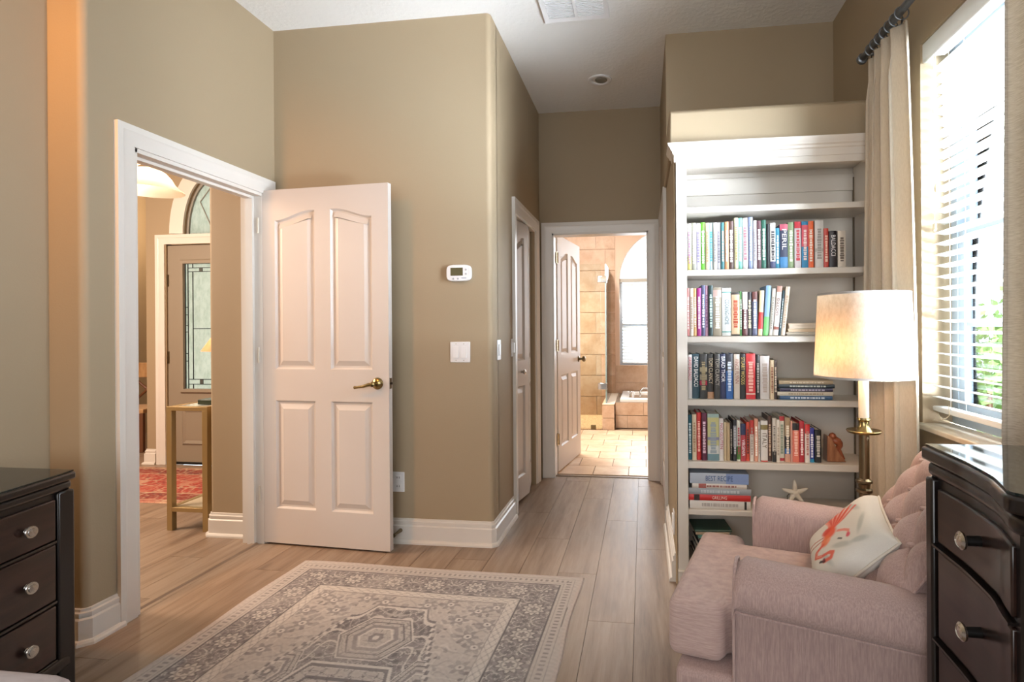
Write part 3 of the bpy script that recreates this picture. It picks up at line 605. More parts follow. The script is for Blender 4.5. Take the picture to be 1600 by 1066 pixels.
ds = MB().tube([(-1.395, YT-.016, .075), (-1.40, YT-.085, .072)], [.012, .005], 10).lathe([(.01, 0), (.011, -.02)], 12, (-1.40, YT-.08, .072), 'y')
tag(ds.build('door_stop', DBRASS), 'small brass door stop on the baseboard beside the open door', 'door stop')
vn = thing('ceiling_vent', 'white rectangular air vent in the ceiling at the top edge', 'vent', (-.365, 3.10, H))
MB().sweep([(-.187, -.125, 0), (.187, -.125, 0), (.187, .125, 0), (-.187, .125, 0)], (0, 0, -1), [(.03, 0), (.03, .006), (0, .012), (.0, 0)], 1, closed=True).build('frame', PLASTIC, vn)
MB().box(-.16, .16, -.10, .10, -.0015, -.0005).build('duct', mat('duct_grey', '#c3ccd4', .6), vn, sharp=0)
for i in range(14): MB().box(-.16, .16, -.097+i*.0142, -.090+i*.0142, -.009, -.003).build('louver', PLASTIC, vn, sharp=0)
MB().box(-.008, .008, -.10, .10, -.011, -.002).build('divider', PLASTIC, vn)
rl = thing('recessed_light', 'round white recessed ceiling light with grey lens in the hallway', 'ceiling light', (-.297, 4.04, H))
MB().lathe([(.088, 0), (.086, -.006), (.078, -.009), (.060, -.007), (.052, .0), (.048, .012)], 36, (0, 0, 0), cap=False).build('trim_ring', PLASTIC, rl)
MB().lathe([(.0005, -.009), (.030, -.0095), (.040, -.007), (.046, -.001)], 28, (.012, 0, 0), cap=False).build('lens', GREYLENS, rl)

# ------------------------------------------------------------------ bookcase
bc = thing('bookcase', 'tall cream built-in bookcase with crown moulding and seven shelves of books', 'bookcase', (.158, 2.714, 0))
bx0, by0 = .158, 2.714
def bpart(nm, x0, x1, y0, y1, z0, z1, bev=.002): return MB().box(x0-bx0, x1-bx0, y0-by0, y1-by0, z0, z1).build(nm, SHELFW, bc, bevel=bev)
bpart('side_panel', .160, .205, by0+.021, 2.985, .0, 2.03); bpart('side_panel', 1.05, 1.119, by0+.021, 2.985, .0, 2.03)
bpart('stile', .160, .209, by0, by0+.021, .075, 2.03); bpart('stile', 1.047, 1.119, by0, by0+.021, .0, 2.03)
bpart('header_rail', .209, 1.047, by0, by0+.021, 1.990, 2.03); bpart('back_panel', .205, 1.05, 2.975, 2.985, .07, 2.03); bpart('back_batten', .205, 1.05, 2.965, 2.975, 1.915, 2.0)
bpart('top_panel', .160, 1.119, by0+.021, 2.985, 2.03, 2.045)
SH = [(1.778, 1.806), (1.478, 1.507), (1.161, 1.191), (.861, .891), (.563, .596), (.342, .367), (.075, .10)]
for z0, z1 in SH: bpart('shelf', .2055, 1.0495, by0+.004 if z0 > .1 else by0+.022, 2.974, z0, z1, .003)
MB().box(.001, .055, -.006, .02, 0, .068).box(.055, .955, -.0, .02, 0, .068).build('plinth', SHELFW, bc, bevel=.002)
MB().box(-.0005, .057, -.012, .02, .068, .078).build('plinth_cap', SHELFW, bc, bevel=.003)
MB().sweep([(.96, 0, 2.022), (.0, 0, 2.022), (.0, .14, 2.022)], (0, 0, 1), [(0, 0), (.006, 0), (.006, .032), (.012, .036), (.014, .046), (.022, .052), (.024, .060), (.034, .070), (.036, .082), (0, .082)], -1).build('crown_moulding', SHELFW, bc)
for yy in (2.962,): MB().box(1.044-bx0, 1.0498-bx0, yy-by0, yy+.012-by0, .1, 1.98).build('shelf_standard', mat('bronze_standard', '#6f6250', .4, .5), bc)

# ------------------------------------------------------------------ books
ORD = 'first second third fourth fifth sixth seventh eighth ninth tenth eleventh twelfth thirteenth fourteenth fifteenth sixteenth seventeenth eighteenth nineteenth twentieth'.split()
def ordinal(i):
    if i < 20: return ORD[i]
    return ('twenty-' if i < 29 else 'thirty-')+ORD[(i+1) % 10-1] if (i+1) % 10 else 'thirtieth'
PX = .00283/5.517                     # metres on the shelf for one unit of the row measurements below
def marks(o, w_, h_, z0, z1, m, seed, horiz=False):
    R = random.Random(seed); mb = MB(); z = z1
    while z > z0:
        L = R.uniform(.004, .013); wd = w_*R.uniform(.18, .28)
        if not horiz: mb.box(-wd, wd, -.0044, -.002, z-L, z)
        z -= L+R.uniform(.0015, .004)
    if mb.v: mb.build('title_print', m, o, sharp=0)
def book(x0, x1, z, h, d, ys, hexc, label, group, thex=None, title=None, bands=(), lean=0., tz=.5, tl=.62, pic=None):
    w_ = (x1-x0)-.0006; t = .0022
    mb = MB()
    n = 5; sp = [(-w_/2+w_*i/n, -.0035*math.sin(PI*i/n)) for i in range(n+1)]
    mb.prism(sp+[(w_/2, d), (w_/2-t, d), (w_/2-t, t), (-w_/2+t, t), (-w_/2+t, d), (-w_/2, d)], 0, h)
    o = mb.build('book', cover(hexc)); o.location = ((x0+x1)/2, ys, z+abs(math.sin(lean))*w_/2); o.rotation_euler = (0, lean, 0); tag(o, label, 'book', group)
    MB().box(-w_/2+t, w_/2-t, t, d-.003, .003, h-.004).build('pages', PAGES, o, sharp=0)
    for (a, b_, hx) in bands: MB().prism([(x*1.01, y-.0004) for x, y in sp]+[(w_/2*1.01, .0015), (-w_/2*1.01, .0015)], a*h, b_*h).build('spine_band', cover(hx), o)
    if title:
        size = min(w_*.95, .028)
        text('spine_title', title, size, ink(thex), o, (0, -.0045, h*tz), (0, 0, -1), (1, 0, 0), width=h*tl)
    elif thex: marks(o, w_, h, h*.18, h*.82, ink(thex), hash(label) % 1000 if False else int(x0*1e5) % 997)
    return o
def row(data, base_z, ybase, shelf, group, ys=2.745, x_origin=1060, depth=.155):
    for i, bk in enumerate(data):
        X0, X1, top, hx, col = bk[:5]; kw_ = bk[5] if len(bk) > 5 else {}
        x0 = .2075+((x_origin+X0/5.517)-1073)*.00283; x1 = .2075+((x_origin+X1/5.517)-1073)*.00283
        h = (ybase-top)*PX
        lab = f"{col} book, {ordinal(i)} from the left in the {shelf} row of the bookcase"
        book(x0, x1, base_z+.0005, h, depth*random.uniform(.85, 1.05), ys+random.uniform(0, .012), hx, lab, group, **kw_)
T = lambda th, s=None, **k: dict(thex=th, title=s, **k)
rowA = [(72, 86, 110, '#e8e4ea', 'white dotted', T('#4a4a50')), (86, 122, 108, '#efeadf', 'pale white-and-yellow', T('#b07aa0', bands=((0, .30, '#e6dd7e'),))), (122, 166, 100, '#a7a596', 'stone grey', T('#d9d6c5')),
 (166, 208, 108, '#e6e3ee', 'white with lavender print', T('#8a80b8')), (208, 250, 96, '#6cc23a', 'lime green', T('#e9f5da')), (250, 285, 108, '#e3d5b4', 'thin cream', T('#b09468')), (285, 322, 105, '#bfdce6', 'pale blue', T('#4e9ab4')),
 (322, 356, 105, '#ece8e2', 'slim white', T('#8c8c92')), (356, 393, 105, '#cfccd2', 'pale grey', T('#77727c')), (393, 425, 105, '#4f8b93', 'teal', T('#d7e6e6')), (425, 462, 101, '#d79a6e', 'peach orange', T('#f6e6d2')),
 (462, 506, 96, '#51362f', 'dark brown', T('#efe6da')), (512, 548, 66, '#ddd7b4', 'tall cream', T('#9b935f')), (548, 588, 66, '#77c2ae', 'tall mint green', T('#e8f4ee')), (590, 636, 69, '#e4dbd9', 'tall off-white', T('#a06b78')),
 (640, 680, 63, '#8e9bc0', 'tall slate blue', T('#c5cce0')), (681, 712, 96, '#ebe9ec', 'narrow white', T('#8a8a96')), (714, 753, 99, '#5d3b43', 'plum brown', T('#e7dcd9')), (755, 798, 93, '#1f5b4a', 'dark green', T('#dfe9de')),
 (800, 832, 130, '#17181f', 'plain black', {}), (832, 880, 123, '#ddd9d4', 'black-and-white speckled', T('#2b2b30', bands=((0, .16, '#3b4064'),))), (881, 918, 170, '#2f89a8', 'short teal blue', T('#dff0f4')),
 (920, 990, 136, '#27304f', 'thick navy', T('#f2eef0', 'PERIL', tz=.66, tl=.46, bands=((.86, 1.0, '#c65a72'), (0, .26, '#3a7fb4')))), (992, 1045, 119, '#93a87c', 'sage green', T('#e6ecd8')), (1047, 1105, 119, '#e8e1e4', 'white with red top', T('#c23a46', bands=((.86, 1.0, '#c51f33'),))),
 (1108, 1166, 119, '#2184b4', 'bright blue', T('#f4dcd8', bands=((.46, .92, '#d04a5c'),))), (1168, 1216, 116, '#ef6a36', 'orange', T('#fdf0e4')), (1226, 1300, 111, '#e4dfdb', 'thick white', T('#9a938d', bands=((.34, .41, '#c3bdb7'),))),
 (1304, 1345, 186, '#c24538', 'short red', T('#f0cdb8')), (1349, 1415, 211, '#241b20', 'short black', T('#f2eeee', 'BALDACCI', tz=.6, tl=.56)), (1422, 1490, 213, '#e6d9c8', 'short cream', T('#6d6258'))]
row(rowA, 1.507, 545, 'top', 'books in the top row of the bookcase')
rowB = [(76, 103, 71, '#d98a86', 'coral pink', T('#f2e0da')), (104, 138, 71, '#efe6da', 'cream', T('#b09a86')), (138, 169, 73, '#e3b87a', 'amber', T('#fbf0dc')), (170, 209, 71, '#b02f8a', 'magenta', T('#f0cde4')), (210, 246, 46, '#55597c', 'navy speckled', T('#e2e2ec')), (246, 275, 51, '#d9a9c4', 'lilac pink', T('#7c5a78')),
 (276, 316, 49, '#1f3a3a', 'dark green', T('#b9cfc6')), (318, 396, 69, '#9f937f', 'wide taupe', T('#e9e2d2', bands=((.80, .95, '#d9b9b0'),))), (398, 481, 76, '#e9ebe8', 'wide white cook', T('#3f6a72', 'COOKING HOME', tz=.5, tl=.52, bands=((.90, .925, '#5aa39a'), (.075, .10, '#5aa39a')))),
 (482, 556, 119, '#dcc09c', 'tan checkered', T('#a8492f', bands=((.95, 1.0, '#3a3530'), (0, .04, '#3a3530')))), (557, 580, 109, '#5c9a58', 'thin green', T('#e6efdc')), (581, 626, 113, '#5d3033', 'white-topped maroon', T('#e8dcd6', bands=((.60, 1.0, '#e8e6e0'),))), (626, 669, 116, '#2e2a2d', 'charcoal', T('#d6c7a6')),
 (670, 716, 113, '#5a5f7a', 'slate', T('#d9dce8', bands=((.78, 1.0, '#6a3b36'),)))]
row(rowB, 1.191, 522, 'second', 'books in the second row of the bookcase')
gB = 'books in the second row of the bookcase'
def bxx(v): return .2075+((1060+v/5.517)-1073)*.00283
for i, (X0, X1, top, hx, col, kw_, ln) in enumerate([(716, 757, 105, '#ecd3ac', 'leaning cream-and-red', dict(bands=((.15, .52, '#c7312f'),)), .05), (762, 808, 63, '#86aed6', 'leaning blue-to-green', dict(bands=((0, .38, '#6fbf6a'),)), .07), (813, 846, 88, '#d5d2c6', 'leaning off-white', T('#8d8a80'), .08),
        (850, 896, 68, '#efe6dd', 'leaning white', T('#5a2a24', 'bacon', tz=.58, tl=.34, bands=((.88, 1., '#b98a7a'), (.12, .18, '#8a4a3a'))), .09), (899, 917, 108, '#27424c', 'leaning dark teal', T('#b8c8cc'), .10), (920, 957, 75, '#e8d9c6', 'leaning beige', T('#b39f88'), .11)]):
    book(bxx(X0), bxx(X1), 1.1915, (522-top)*PX/math.cos(ln), .15, 2.746, hx, f"{col} book, {ordinal(14+i)} from the left in the second row of the bookcase", gB, lean=ln, **kw_)
rowC = [(80, 121, 62, '#eceae8', 'white with red lettering', T('#b5293a', 'DAVID BALDACCI', tz=.68, tl=.52)), (122, 189, 52, '#20424e', 'dark teal', T('#f2f2ee', 'DAVID BALDACCI', tz=.60, tl=.66)), (191, 259, 52, '#2a2a28', 'black and gold striped', T('#9a8c6a', bands=((.60, .70, '#a59a7c'), (.42, .54, '#8e8872'), (.30, .40, '#a8183e')))), (262, 321, 52, '#23211f', 'black', T('#b9a78c', 'TOM CLANCY', tz=.62, tl=.58, bands=((0, .15, '#b58a68'),))),
 (322, 375, 52, '#35322f', 'charcoal grey', T('#a8a296', 'TOM CLANCY', tz=.6, tl=.6)), (376, 426, 52, '#232b52', 'navy blue', T('#f0f0f6', 'BRAD THOR', tz=.66, tl=.56)), (430, 493, 52, '#2c64ab', 'bright blue', T('#d9e6f4', bands=((.62, 1., '#2a2c38'),))), (500, 553, 55, '#e2d5c6', 'beige', T('#96584a', 'VINCE FLYNN', tz=.62, tl=.55)), (555, 605, 52, '#171514', 'black with gold lettering', T('#d7bd68', 'STUART WOODS', tz=.62, tl=.6)),
 (610, 695, 50, '#cf2d31', 'thick red', T('#f2b9a8', bands=((.10, .13, '#f2d8c4'),))), (699, 735, 66, '#1f1d1e', 'narrow black', T('#a9a49c')), (736, 821, 71, '#dcd5cf', 'thick pale grey', T('#b09f92')), (823, 858, 111, '#e5cfab', 'short tan', T('#8d5a44')), (859, 889, 111, '#3d2a24', 'short dark brown', T('#d8c8b4'))]
row(rowC, .891, 472, 'third', 'books in the third row of the bookcase')
rowD = [(80, 116, 88, '#1f5a6a', 'blue-green', T('#cfe0e4')), (118, 158, 80, '#e6d2b2', 'cream', T('#a88a6a')), (160, 200, 64, '#c9322f', 'red', T('#f0b8a4')), (203, 251, 66, '#5a2038', 'maroon', T('#d8bcc4')), (258, 362, 72, '#cfc98a', 'wide yellow-green', T('#8f9aa0', bands=((0, .14, '#6f8f96'), (.14, .32, '#dcdcd4'), (.44, .50, '#8d8aa8'), (.92, 1., '#a3bcb4')))),
 (363, 402, 112, '#ece7e2', 'white', T('#a8324a', 'NO-GLUTEN', tz=.58, tl=.60)), (404, 430, 150, '#d3bd99', 'beige', {}), (432, 462, 156, '#c9b08a', 'tan', {}), (463, 487, 150, '#232122', 'narrow black', T('#a49c92')), (488, 522, 126, '#2c2b2e', 'black with silver', T('#b7b9be', bands=((.34, .86, '#8e9094'),))), (523, 556, 130, '#e3e2d6', 'white-and-green', T('#9a3a44', bands=((.04, .36, '#5c8a48'),))), (557, 602, 160, '#b04048', 'navy-topped red', T('#eceaf0', 'VIRGINIA', tz=.36, tl=.44, bands=((.70, 1., '#2a3354'),))),
 (608, 640, 148, '#d6543f', 'orange-red', T('#2c2826')), (641, 676, 128, '#e9e0d4', 'white with red top', T('#a0938a', bands=((.66, 1., '#c03a34'),))), (679, 712, 112, '#e3a48a', 'salmon', T('#fbf2e6')), (713, 731, 140, '#e9e3da', 'thin white', T('#9a9288')), (736, 798, 130, '#e9e5de', 'thick white', T('#6a5a4c', 'ITALY', tz=.52, tl=.36, bands=((.78, .90, '#8a7a4a'), (0, .03, '#c0443c'))), ), (801, 838, 90, '#50362c', 'brown patterned', T('#c9ad90')),
 (840, 873, 105, '#e5ddd0', 'white with black foot', T('#7a726a', bands=((0, .24, '#1f1d1c'),))), (875, 905, 118, '#ebe3d4', 'ivory', T('#a99c8a')), (906, 949, 90, '#dcd8c6', 'pale with red ends', T('#7f8a78', bands=((.90, 1., '#b83a3c'), (.02, .08, '#a83038')))), (952, 1000, 100, '#a98f6e', 'tan-and-black', T('#efe4d2', bands=((.30, .58, '#1c1a1a'), (.18, .30, '#2f6eb4'), (0, .18, '#d8a58c')))), (1001, 1018, 130, '#e3b0a0', 'thin pink', {}),
 (1021, 1078, 152, '#e87f68', 'coral with black top', T('#f4c4b4', bands=((.82, 1., '#1b1a1a'),))), (1080, 1123, 132, '#ab2630', 'crimson', T('#f0dcd8')), (1126, 1168, 158, '#eae2da', 'white with scarlet top', T('#b07a70', bands=((.76, 1., '#cc3a3a'),))), (1170, 1211, 192, '#33388a', 'indigo', T('#f2f2f6', bands=((0, .10, '#2d8ab0'),))), (1216, 1272, 208, '#1d1b1a', 'short black', T('#cfcac2'))]
row(rowD, .596, 508, 'fourth', 'books in the fourth row of the bookcase')
def flat(x0, x1, z0, z1, hexc, label, group, thex=None, title=None, depth=.2, ys=2.742, rz=0, bands=(), tl=.5, wave=0):
    w_ = x1-x0; h = z1-z0-.0006; t = .0022; mb = MB(); n = 5
    sp = [(-.003*math.sin(PI*i/n), h*i/n) for i in range(n+1)]
    mb.prism(sp+[(depth, h), (depth, h-t), (t, h-t), (t, t), (depth, t), (depth, 0)], -w_/2, w_/2, axis='x')
    o = mb.build('book', cover(hexc)); o.location = ((x0+x1)/2, ys, z0+.0003); o.rotation_euler = (0, 0, rz); tag(o, label, 'book', group)
    MB().box(-w_/2+.003, w_/2-.003, t, depth-.003, t, h-t).build('pages', PAGES, o, sharp=0)
    for a, b_, hx in bands: MB().box(-w_/2+a*w_, -w_/2+b_*w_, -.0038, .0, .0005, h-.0005).build('spine_band', cover(hx), o, sharp=0)
    if title: text('spine_title', title, h*.72, ink(thex), o, (0, -.0042, h/2), (1, 0, 0), (0, 0, 1), width=w_*tl)
    elif thex:
        mb = MB(); R = random.Random(int(z0*1e4)); x = -w_*.30
        while x < w_*.3:
            L = R.uniform(.004, .016); mb.box(x, x+L, -.0042, -.002, h*.3, h*.7); x += L+R.uniform(.002, .005)
        mb.build('title_print', ink(thex), o, sharp=0)
    return o
g3 = 'books lying in the third-row stack'
z = .8913
for hx, col, hh, xa, xb, th_ in [('#33567c', 'blue', .0185, 905, 1362, '#dbe4ec'), ('#e6dcc8', 'cream white', .0190, 885, 1368, '#a89880'), ('#3a3550', 'purple-navy', .0165, 910, 1366, '#c8c2d4'), ('#22303a', 'black-teal', .0185, 895, 1382, '#d5ddd8'), ('#d3bf9f', 'tan', .0170, 900, 1368, '#f0e6d4')]:
    flat(bxx(xa), bxx(xb), z, z+hh, hx, f'{col} paperback lying in the flat stack on the third-row shelf', g3, th_, depth=.14); z += hh
ae = MB().add([(0, 0, 0), (0, .10, 0), (.0, .10, .19), (0, 0, .17), (.003, 0, 0), (.003, .10, 0), (.003, .10, .19), (.003, 0, .17)], [(0, 1, 2, 3), (4, 7, 6, 5), (0, 4, 5, 1), (1, 5, 6, 2), (2, 6, 7, 3), (3, 7, 4, 0)]).box(0, .028, 0, .1, 0, .003)
o = ae.build('bookend', ACRYL); o.location = (bxx(890), 2.77, .8915); tag(o, 'clear acrylic bookend against the short dark brown book', 'bookend')
# second row: flat boxes and papers
z = 1.1915
for nm, hx, hh, xa, xb, lab, cat in [('magazine', '#cfc7bc', .008, 972, 1330, 'thin grey magazine at the bottom of the second-row flat stack', 'magazine'), ('magazine', '#e5dccd', .009, 965, 1335, 'curled white magazine under the cream boxes in the second row', 'magazine'), ('storage_box', '#e7cfae', .015, 985, 1345, 'shallow cream box lying under the pale box in the second row', 'box'), ('storage_box', '#ecdcc6', .027, 990, 1350, 'pale cream box on top of the second-row flat stack', 'box')]:
    x0, x1 = bxx(xa), bxx(xb); o = MB().box(-(x1-x0)/2, (x1-x0)/2, 0, .19, 0, hh-.0008).build(nm, cover(hx), bevel=.002); o.location = ((x0+x1)/2, 2.745, z); tag(o, lab, cat); z += hh
    if cat == 'box': MB().box(-(x1-x0)/2-.002, (x1-x0)/2+.002, -.002, .192, hh*.55, hh-.0006).build('lid', cover(hx), o, bevel=.001)
# fifth shelf: cookbooks
g5 = 'cookbooks stacked on the fifth shelf'
z = .3673
flat(bxx(90), bxx(640), z, z+.038, '#ece6de', 'white cookbook at the bottom of the fifth-shelf stack', g5, '#b3aaa4', depth=.23, bands=((.90, .935, '#3a3330'),)); z += .038
flat(bxx(82), bxx(640), z, z+.029, '#c9302c', 'red cookbook about grilling in the fifth-shelf stack', g5, '#f4d9cc', 'GRILLING', depth=.22, bands=((.085, .175, '#3a2a26'),), tl=.24); z += .029
flat(bxx(80), bxx(645), z, z+.030, '#a6abb0', 'grey cookbook in the middle of the fifth-shelf stack', g5, '#c3c7ca', depth=.23); z += .030
flat(bxx(112), bxx(608), z, z+.022, '#ece4da', 'slim white cookbook under the thick one on the fifth shelf', g5, '#9a6a62', depth=.21, bands=((.12, .26, '#b2625a'),)); z += .022
o = flat(bxx(92), bxx(624), z, z+.050, '#bfc8d6', 'thick pale blue cookbook topping the fifth-shelf stack', g5, '#34507e', 'BEST RECIPE', depth=.222, bands=((.62, 1., '#8ea4d2'),), tl=.46)
MB().lathe([(.055, 0), (.06, .0015), (.02, .0025)], 28, (.015, .10, .0495)).build('bowl_picture', cover('#efeae2'), o); MB().lathe([(.030, .0026), (.01, .0045)], 24, (.015, .10, .0495)).build('soup_picture', cover('#8a5236'), o)
st = thing('starfish', 'white dried starfish leaning on a wire stand on the fifth shelf', 'starfish', (.715, 2.80, .3675))
sm = MB()
cz, R0 = .072, .066
for k_ in range(5):
    a = PI/2+k_*2*PI/5+.05; dx, dz = math.cos(a), math.sin(a)
    sm.tube([(0, 0, cz), (dx*R0*.45, -.004, cz+dz*R0*.45), (dx*R0, -.003, cz+dz*R0)], [.016, .011, .005], 10)
sm.build('arms', STARF, st, subsurf=1); MB().lathe([(.004, -.016), (.016, -.010), (.018, 0), (.012, .010)], 16, (0, 0, cz), 'y').build('disc', STARF, st)
MB().tube([(-.03, .02, .002), (-.03, .02, .05), (0, .016, .085), (.03, .02, .05), (.03, .02, .002)], .002, 6).tube([(-.03, .02, .002), (-.03, -.03, .002), (.03, -.03, .002), (.03, .02, .002)], .002, 6).build('wire_stand', DBRASS, st)
g6 = 'magazines stacked on the bottom shelf'; z = .1003
for i, (hx, col, hh, xa, xb, rz) in enumerate([('#d9d2c8', 'white', .02, 130, 420, .25), ('#3c2e2a', 'dark brown', .025, 120, 400, .3), ('#e3ddd2', 'cream', .02, 130, 430, .2), ('#2d2a2c', 'black', .03, 140, 430, .28), ('#2b2523', 'near-black', .022, 150, 440, .22), ('#5b8f82', 'teal green', .016, 140, 450, .30), ('#c2a98c', 'tan', .014, 118, 430, .24), ('#3d5a4c', 'dark green-edged', .010, 110, 455, .30)]):
    flat(bxx(xa+28), bxx(xb+28), z, z+hh, hx, f'{col} magazine in the low stack on the bottom shelf', g6, '#d8d2c8' if i in (3, 4) else None, depth=.16, ys=2.765, rz=rz*.3); z += hh
fg = thing('wooden_bookend', 'carved brown wooden bookend of a curled resting figure on the fourth-row shelf', 'bookend', (.895, 2.80, .5965))
MB().prism([(-.042, 0), (.046, 0), (.035, .012), (.006, .055), (-.022, .115), (-.040, .125)], -.03, .035, axis='y').build('base', WOODM, fg, bevel=.006, seg=3)
MB().tube([(-.018, .0, .085), (-.004, -.01, .105), (.014, -.012, .095), (.024, -.008, .075), (.012, -.006, .055), (-.006, -.006, .060)], [.016, .022, .022, .018, .014, .008], 14).build('figure', mat('reddish_wood', '#8f4f33', .4), fg, subsurf=1)
MB().lathe([(.002, -.018), (.013, -.012), (.018, 0), (.013, .012), (.002, .018)], 16, (-.012, -.012, .118)).build('head', mat('reddish_wood', '#8f4f33', .4), fg)
MB().tube([(.012, -.014, .06), (.024, -.012, .035), (.036, -.012, .01)], [.012, .011, .009], 10).build('leg', mat('reddish_wood', '#8f4f33', .4), fg)

# ------------------------------------------------------------------ cushions helper
def cushion(A, Bv, N, wa, wb, tf, tb, n=40, pw=.45, disp=None, pinch=.0):
    A, Bv, N = Vector(A), Vector(Bv), Vector(N); mb = MB(); uv = []
    def q(u, v): 
        s = max(0, (1-abs(u)**6))*max(0, (1-abs(v)**6)); return s**pw
    for side in (1, -1):
        base = len(mb.v)
        for j in range(n+1):
            for i in range(n+1):
                u, v = 2*i/n-1, 2*j/n-1; cu = 1-pinch*(1-v*v)*abs(u)**3; cv = 1-pinch*(1-u*u)*abs(v)**3
                t = q(u, v)*(tf if side > 0 else -tb)
                if side > 0 and disp: t += disp(u, v)*q(u, v)
                mb.v.append(tuple(A*(wa*u*cu)+Bv*(wb*v*cv)+N*t)); uv.append((u, v, side))
        for j in range(n):
            for i in range(n):
                a = base+j*(n+1)+i; f = (a, a+1, a+n+2, a+n+1); mb.f.append(f if side > 0 else f[::-1])
    return mb, uv
def paint(o, cols):
    ca = o.data.color_attributes.new('Col', 'FLOAT_COLOR', 'POINT'); ca.data.foreach_set('color', np.concatenate([cols, np.ones((len(cols), 1))], 1).astype(np.float32).ravel())

# ------------------------------------------------------------------ armchair
CX, CY, TH_ = .157, 1.906, math.radians(15.5)
ch = thing('armchair', 'mauve-pink upholstered armchair with tufted back facing the hallway', 'armchair', (CX, CY, 0), -TH_)
MB().box(.012, .70, -.325, .325, .015, .285).build('base', CHAIR, ch, bevel=.02, seg=3)
MB().box(.004, .013, -.33, .33, .012, .105).box(.02, .68, -.362, -.352, .012, .105).build('skirt', CHAIR, ch, bevel=.003)
sc_ = [(-.018, -.285), (.135, -.285), (.15, -.228), (.56, -.228), (.56, .228), (.15, .228), (.135, .31), (-.018, .31)]
MB().prism(sc_, .288, .455).build('seat_cushion', CHAIR_H, ch, bevel=.045, seg=5)
def loopw(z, d=.0):
    return [(x+(-d if x < .1 else 0), y, z) for x, y in sc_]
def arm(sy):
    sec = [(.344, .02), (.344, .478), (.350, .484), (.366, .494), (.376, .515), (.379, .54), (.374, .567), (.358, .590), (.330, .604), (.290, .607), (.254, .597), (.234, .573), (.230, .53), (.230, .26), (.24, .02)]
    mb = MB(); xs = [.172, .180, .20, .28, .4, .55, .66, .70]; n = len(sec)
    for k_, x in enumerate(xs):
        t = (x-.172)/.53; dz = -.028*t; s_ = (.90, .97, 1, 1, 1, 1, 1, .97)[k_]
        for y, z in sec:
            yc = .295; mb.v.append((x, sy*(yc+(y-yc)*s_), (z*s_ if z > .5 else z)+(dz if z > .3 else 0)))
    for k_ in range(len(xs)-1):
        for i in range(n): mb.f.append((k_*n+i, k_*n+(i+1) % n, (k_+1)*n+(i+1) % n, (k_+1)*n+i))
    mb.f += [tuple(range(n)), tuple(range(len(xs)*n-1, (len(xs)-1)*n-1, -1))]
    a = mb.build('armrest', CHAIR, ch, sharp=50)
    MB().tube([(0.174, sy*.346, .06), (0.175, sy*.346, .47), (0.176, sy*.350, .555), (0.176, sy*.335, .592), (0.176, sy*.29, .600), (0.176, sy*.25, .588), (0.176, sy*.238, .55), (0.176, sy*.238, .47)], .0045, 8).build('welt', CHAIR, a)
    MB().tube([(.177, sy*.346, .478), (.30, sy*.346, .472), (.5, sy*.346, .462), (.70, sy*.346, .452)], .004, 6).build('seam', CHAIR, a)
arm(1); arm(-1)
tilt = math.radians(33); N_ = Vector((-math.cos(tilt), 0, math.sin(tilt))); U_ = Vector((math.sin(tilt), 0, math.cos(tilt)))
def tuft(u, v):
    p = (u*1.5+v*1.35); q = (u*1.5-v*1.35); return .030*(abs(math.sin(PI*p))*abs(math.sin(PI*q)))**.45-.022
mb, _ = cushion((0, -1, 0), U_, N_, .30, .225, .050, .06, 64, .30, tuft)
bk = mb.build('backrest', CHAIR, ch, loc=(.632, 0, .645), sharp=80)
for p in range(-3, 4):
    for q in range(-3, 4):
        u = (p+q)/3.0; v = (p-q)/2.7
        if abs(u) < .8 and abs(v) < .8:
            c = Vector((0, -1, 0))*(.30*u)+U_*(.225*v)+N_*.034; MB().lathe([(.002, -.006), (.012, -.004), (.014, 0), (.012, .004), (.002, .006)], 12, tuple(c)).build('button', CHAIR, bk)
wp = [(.632+.545*t, y, .645+.839*t) for t, y in ((-.20, -.30), (0, -.304), (.18, -.302), (.215, -.29), (.226, -.25), (.228, 0), (.226, .25), (.215, .29), (.18, .302), (0, .304), (-.20, .30))]
MB().tube(wp, .005, 8).build('back_welt', CHAIR, ch)
MB().prism([(.58, .02), (.71, .02), (.815, .79), (.775, .835), (.69, .66), (.59, .48)], -.30, .30, axis='y').build('outer_back', CHAIR, ch, bevel=.025, seg=3)
# flamingo cushion
tl_ = math.radians(43); A_ = Vector((.03, -1, -.05)).normalized(); N2 = Vector((-math.cos(tl_)*.98, -.05, math.sin(tl_))).normalized(); B2 = N2.cross(A_).normalized()
mb, uv = cushion(A_, B2, N2, .188, .142, .060, .035, 96, .5, None, .08)
pc = mb.build('throw_pillow', PRINT, None, sharp=60); 
M_ = Matrix.Translation((CX, CY, 0)) @ Matrix.Rotation(-TH_, 4, 'Z'); pc.matrix_world = M_ @ Matrix.Translation((.478, .025, .560))
tag(pc, 'white throw pillow printed with a red flamingo on the armchair', 'pillow')
uva = np.array(uv); u_, v_, sd = uva.T
base = np.tile(np.array(lin('#e3e0d8')), (len(u_), 1))
def lay(col, mask, al=1.):
    global base
    m_ = np.clip(mask, 0, 1)[:, None]*al; base = base*(1-m_)+np.array(lin(col))*m_
def ell(cx, cy_, a, b, rot=0, soft=.25):
    x, y = u_-cx, v_-cy_; c, s = math.cos(rot), math.sin(rot); r_ = np.sqrt(((x*c+y*s)/a)**2+((-x*s+y*c)/b)**2); return np.clip((1-r_)/soft, 0, 1)
def stroke(pts, w_, soft=.4):
    d = np.full(len(u_), 9.)
    for (x0, y0), (x1, y1) in zip(pts[:-1], pts[1:]):
        vx, vy = x1-x0, y1-y0; t = np.clip(((u_-x0)*vx+(v_-y0)*vy)/(vx*vx+vy*vy), 0, 1); d = np.minimum(d, np.hypot(u_-x0-t*vx, v_-y0-t*vy))
    return np.clip((w_-d)/(w_*soft), 0, 1)
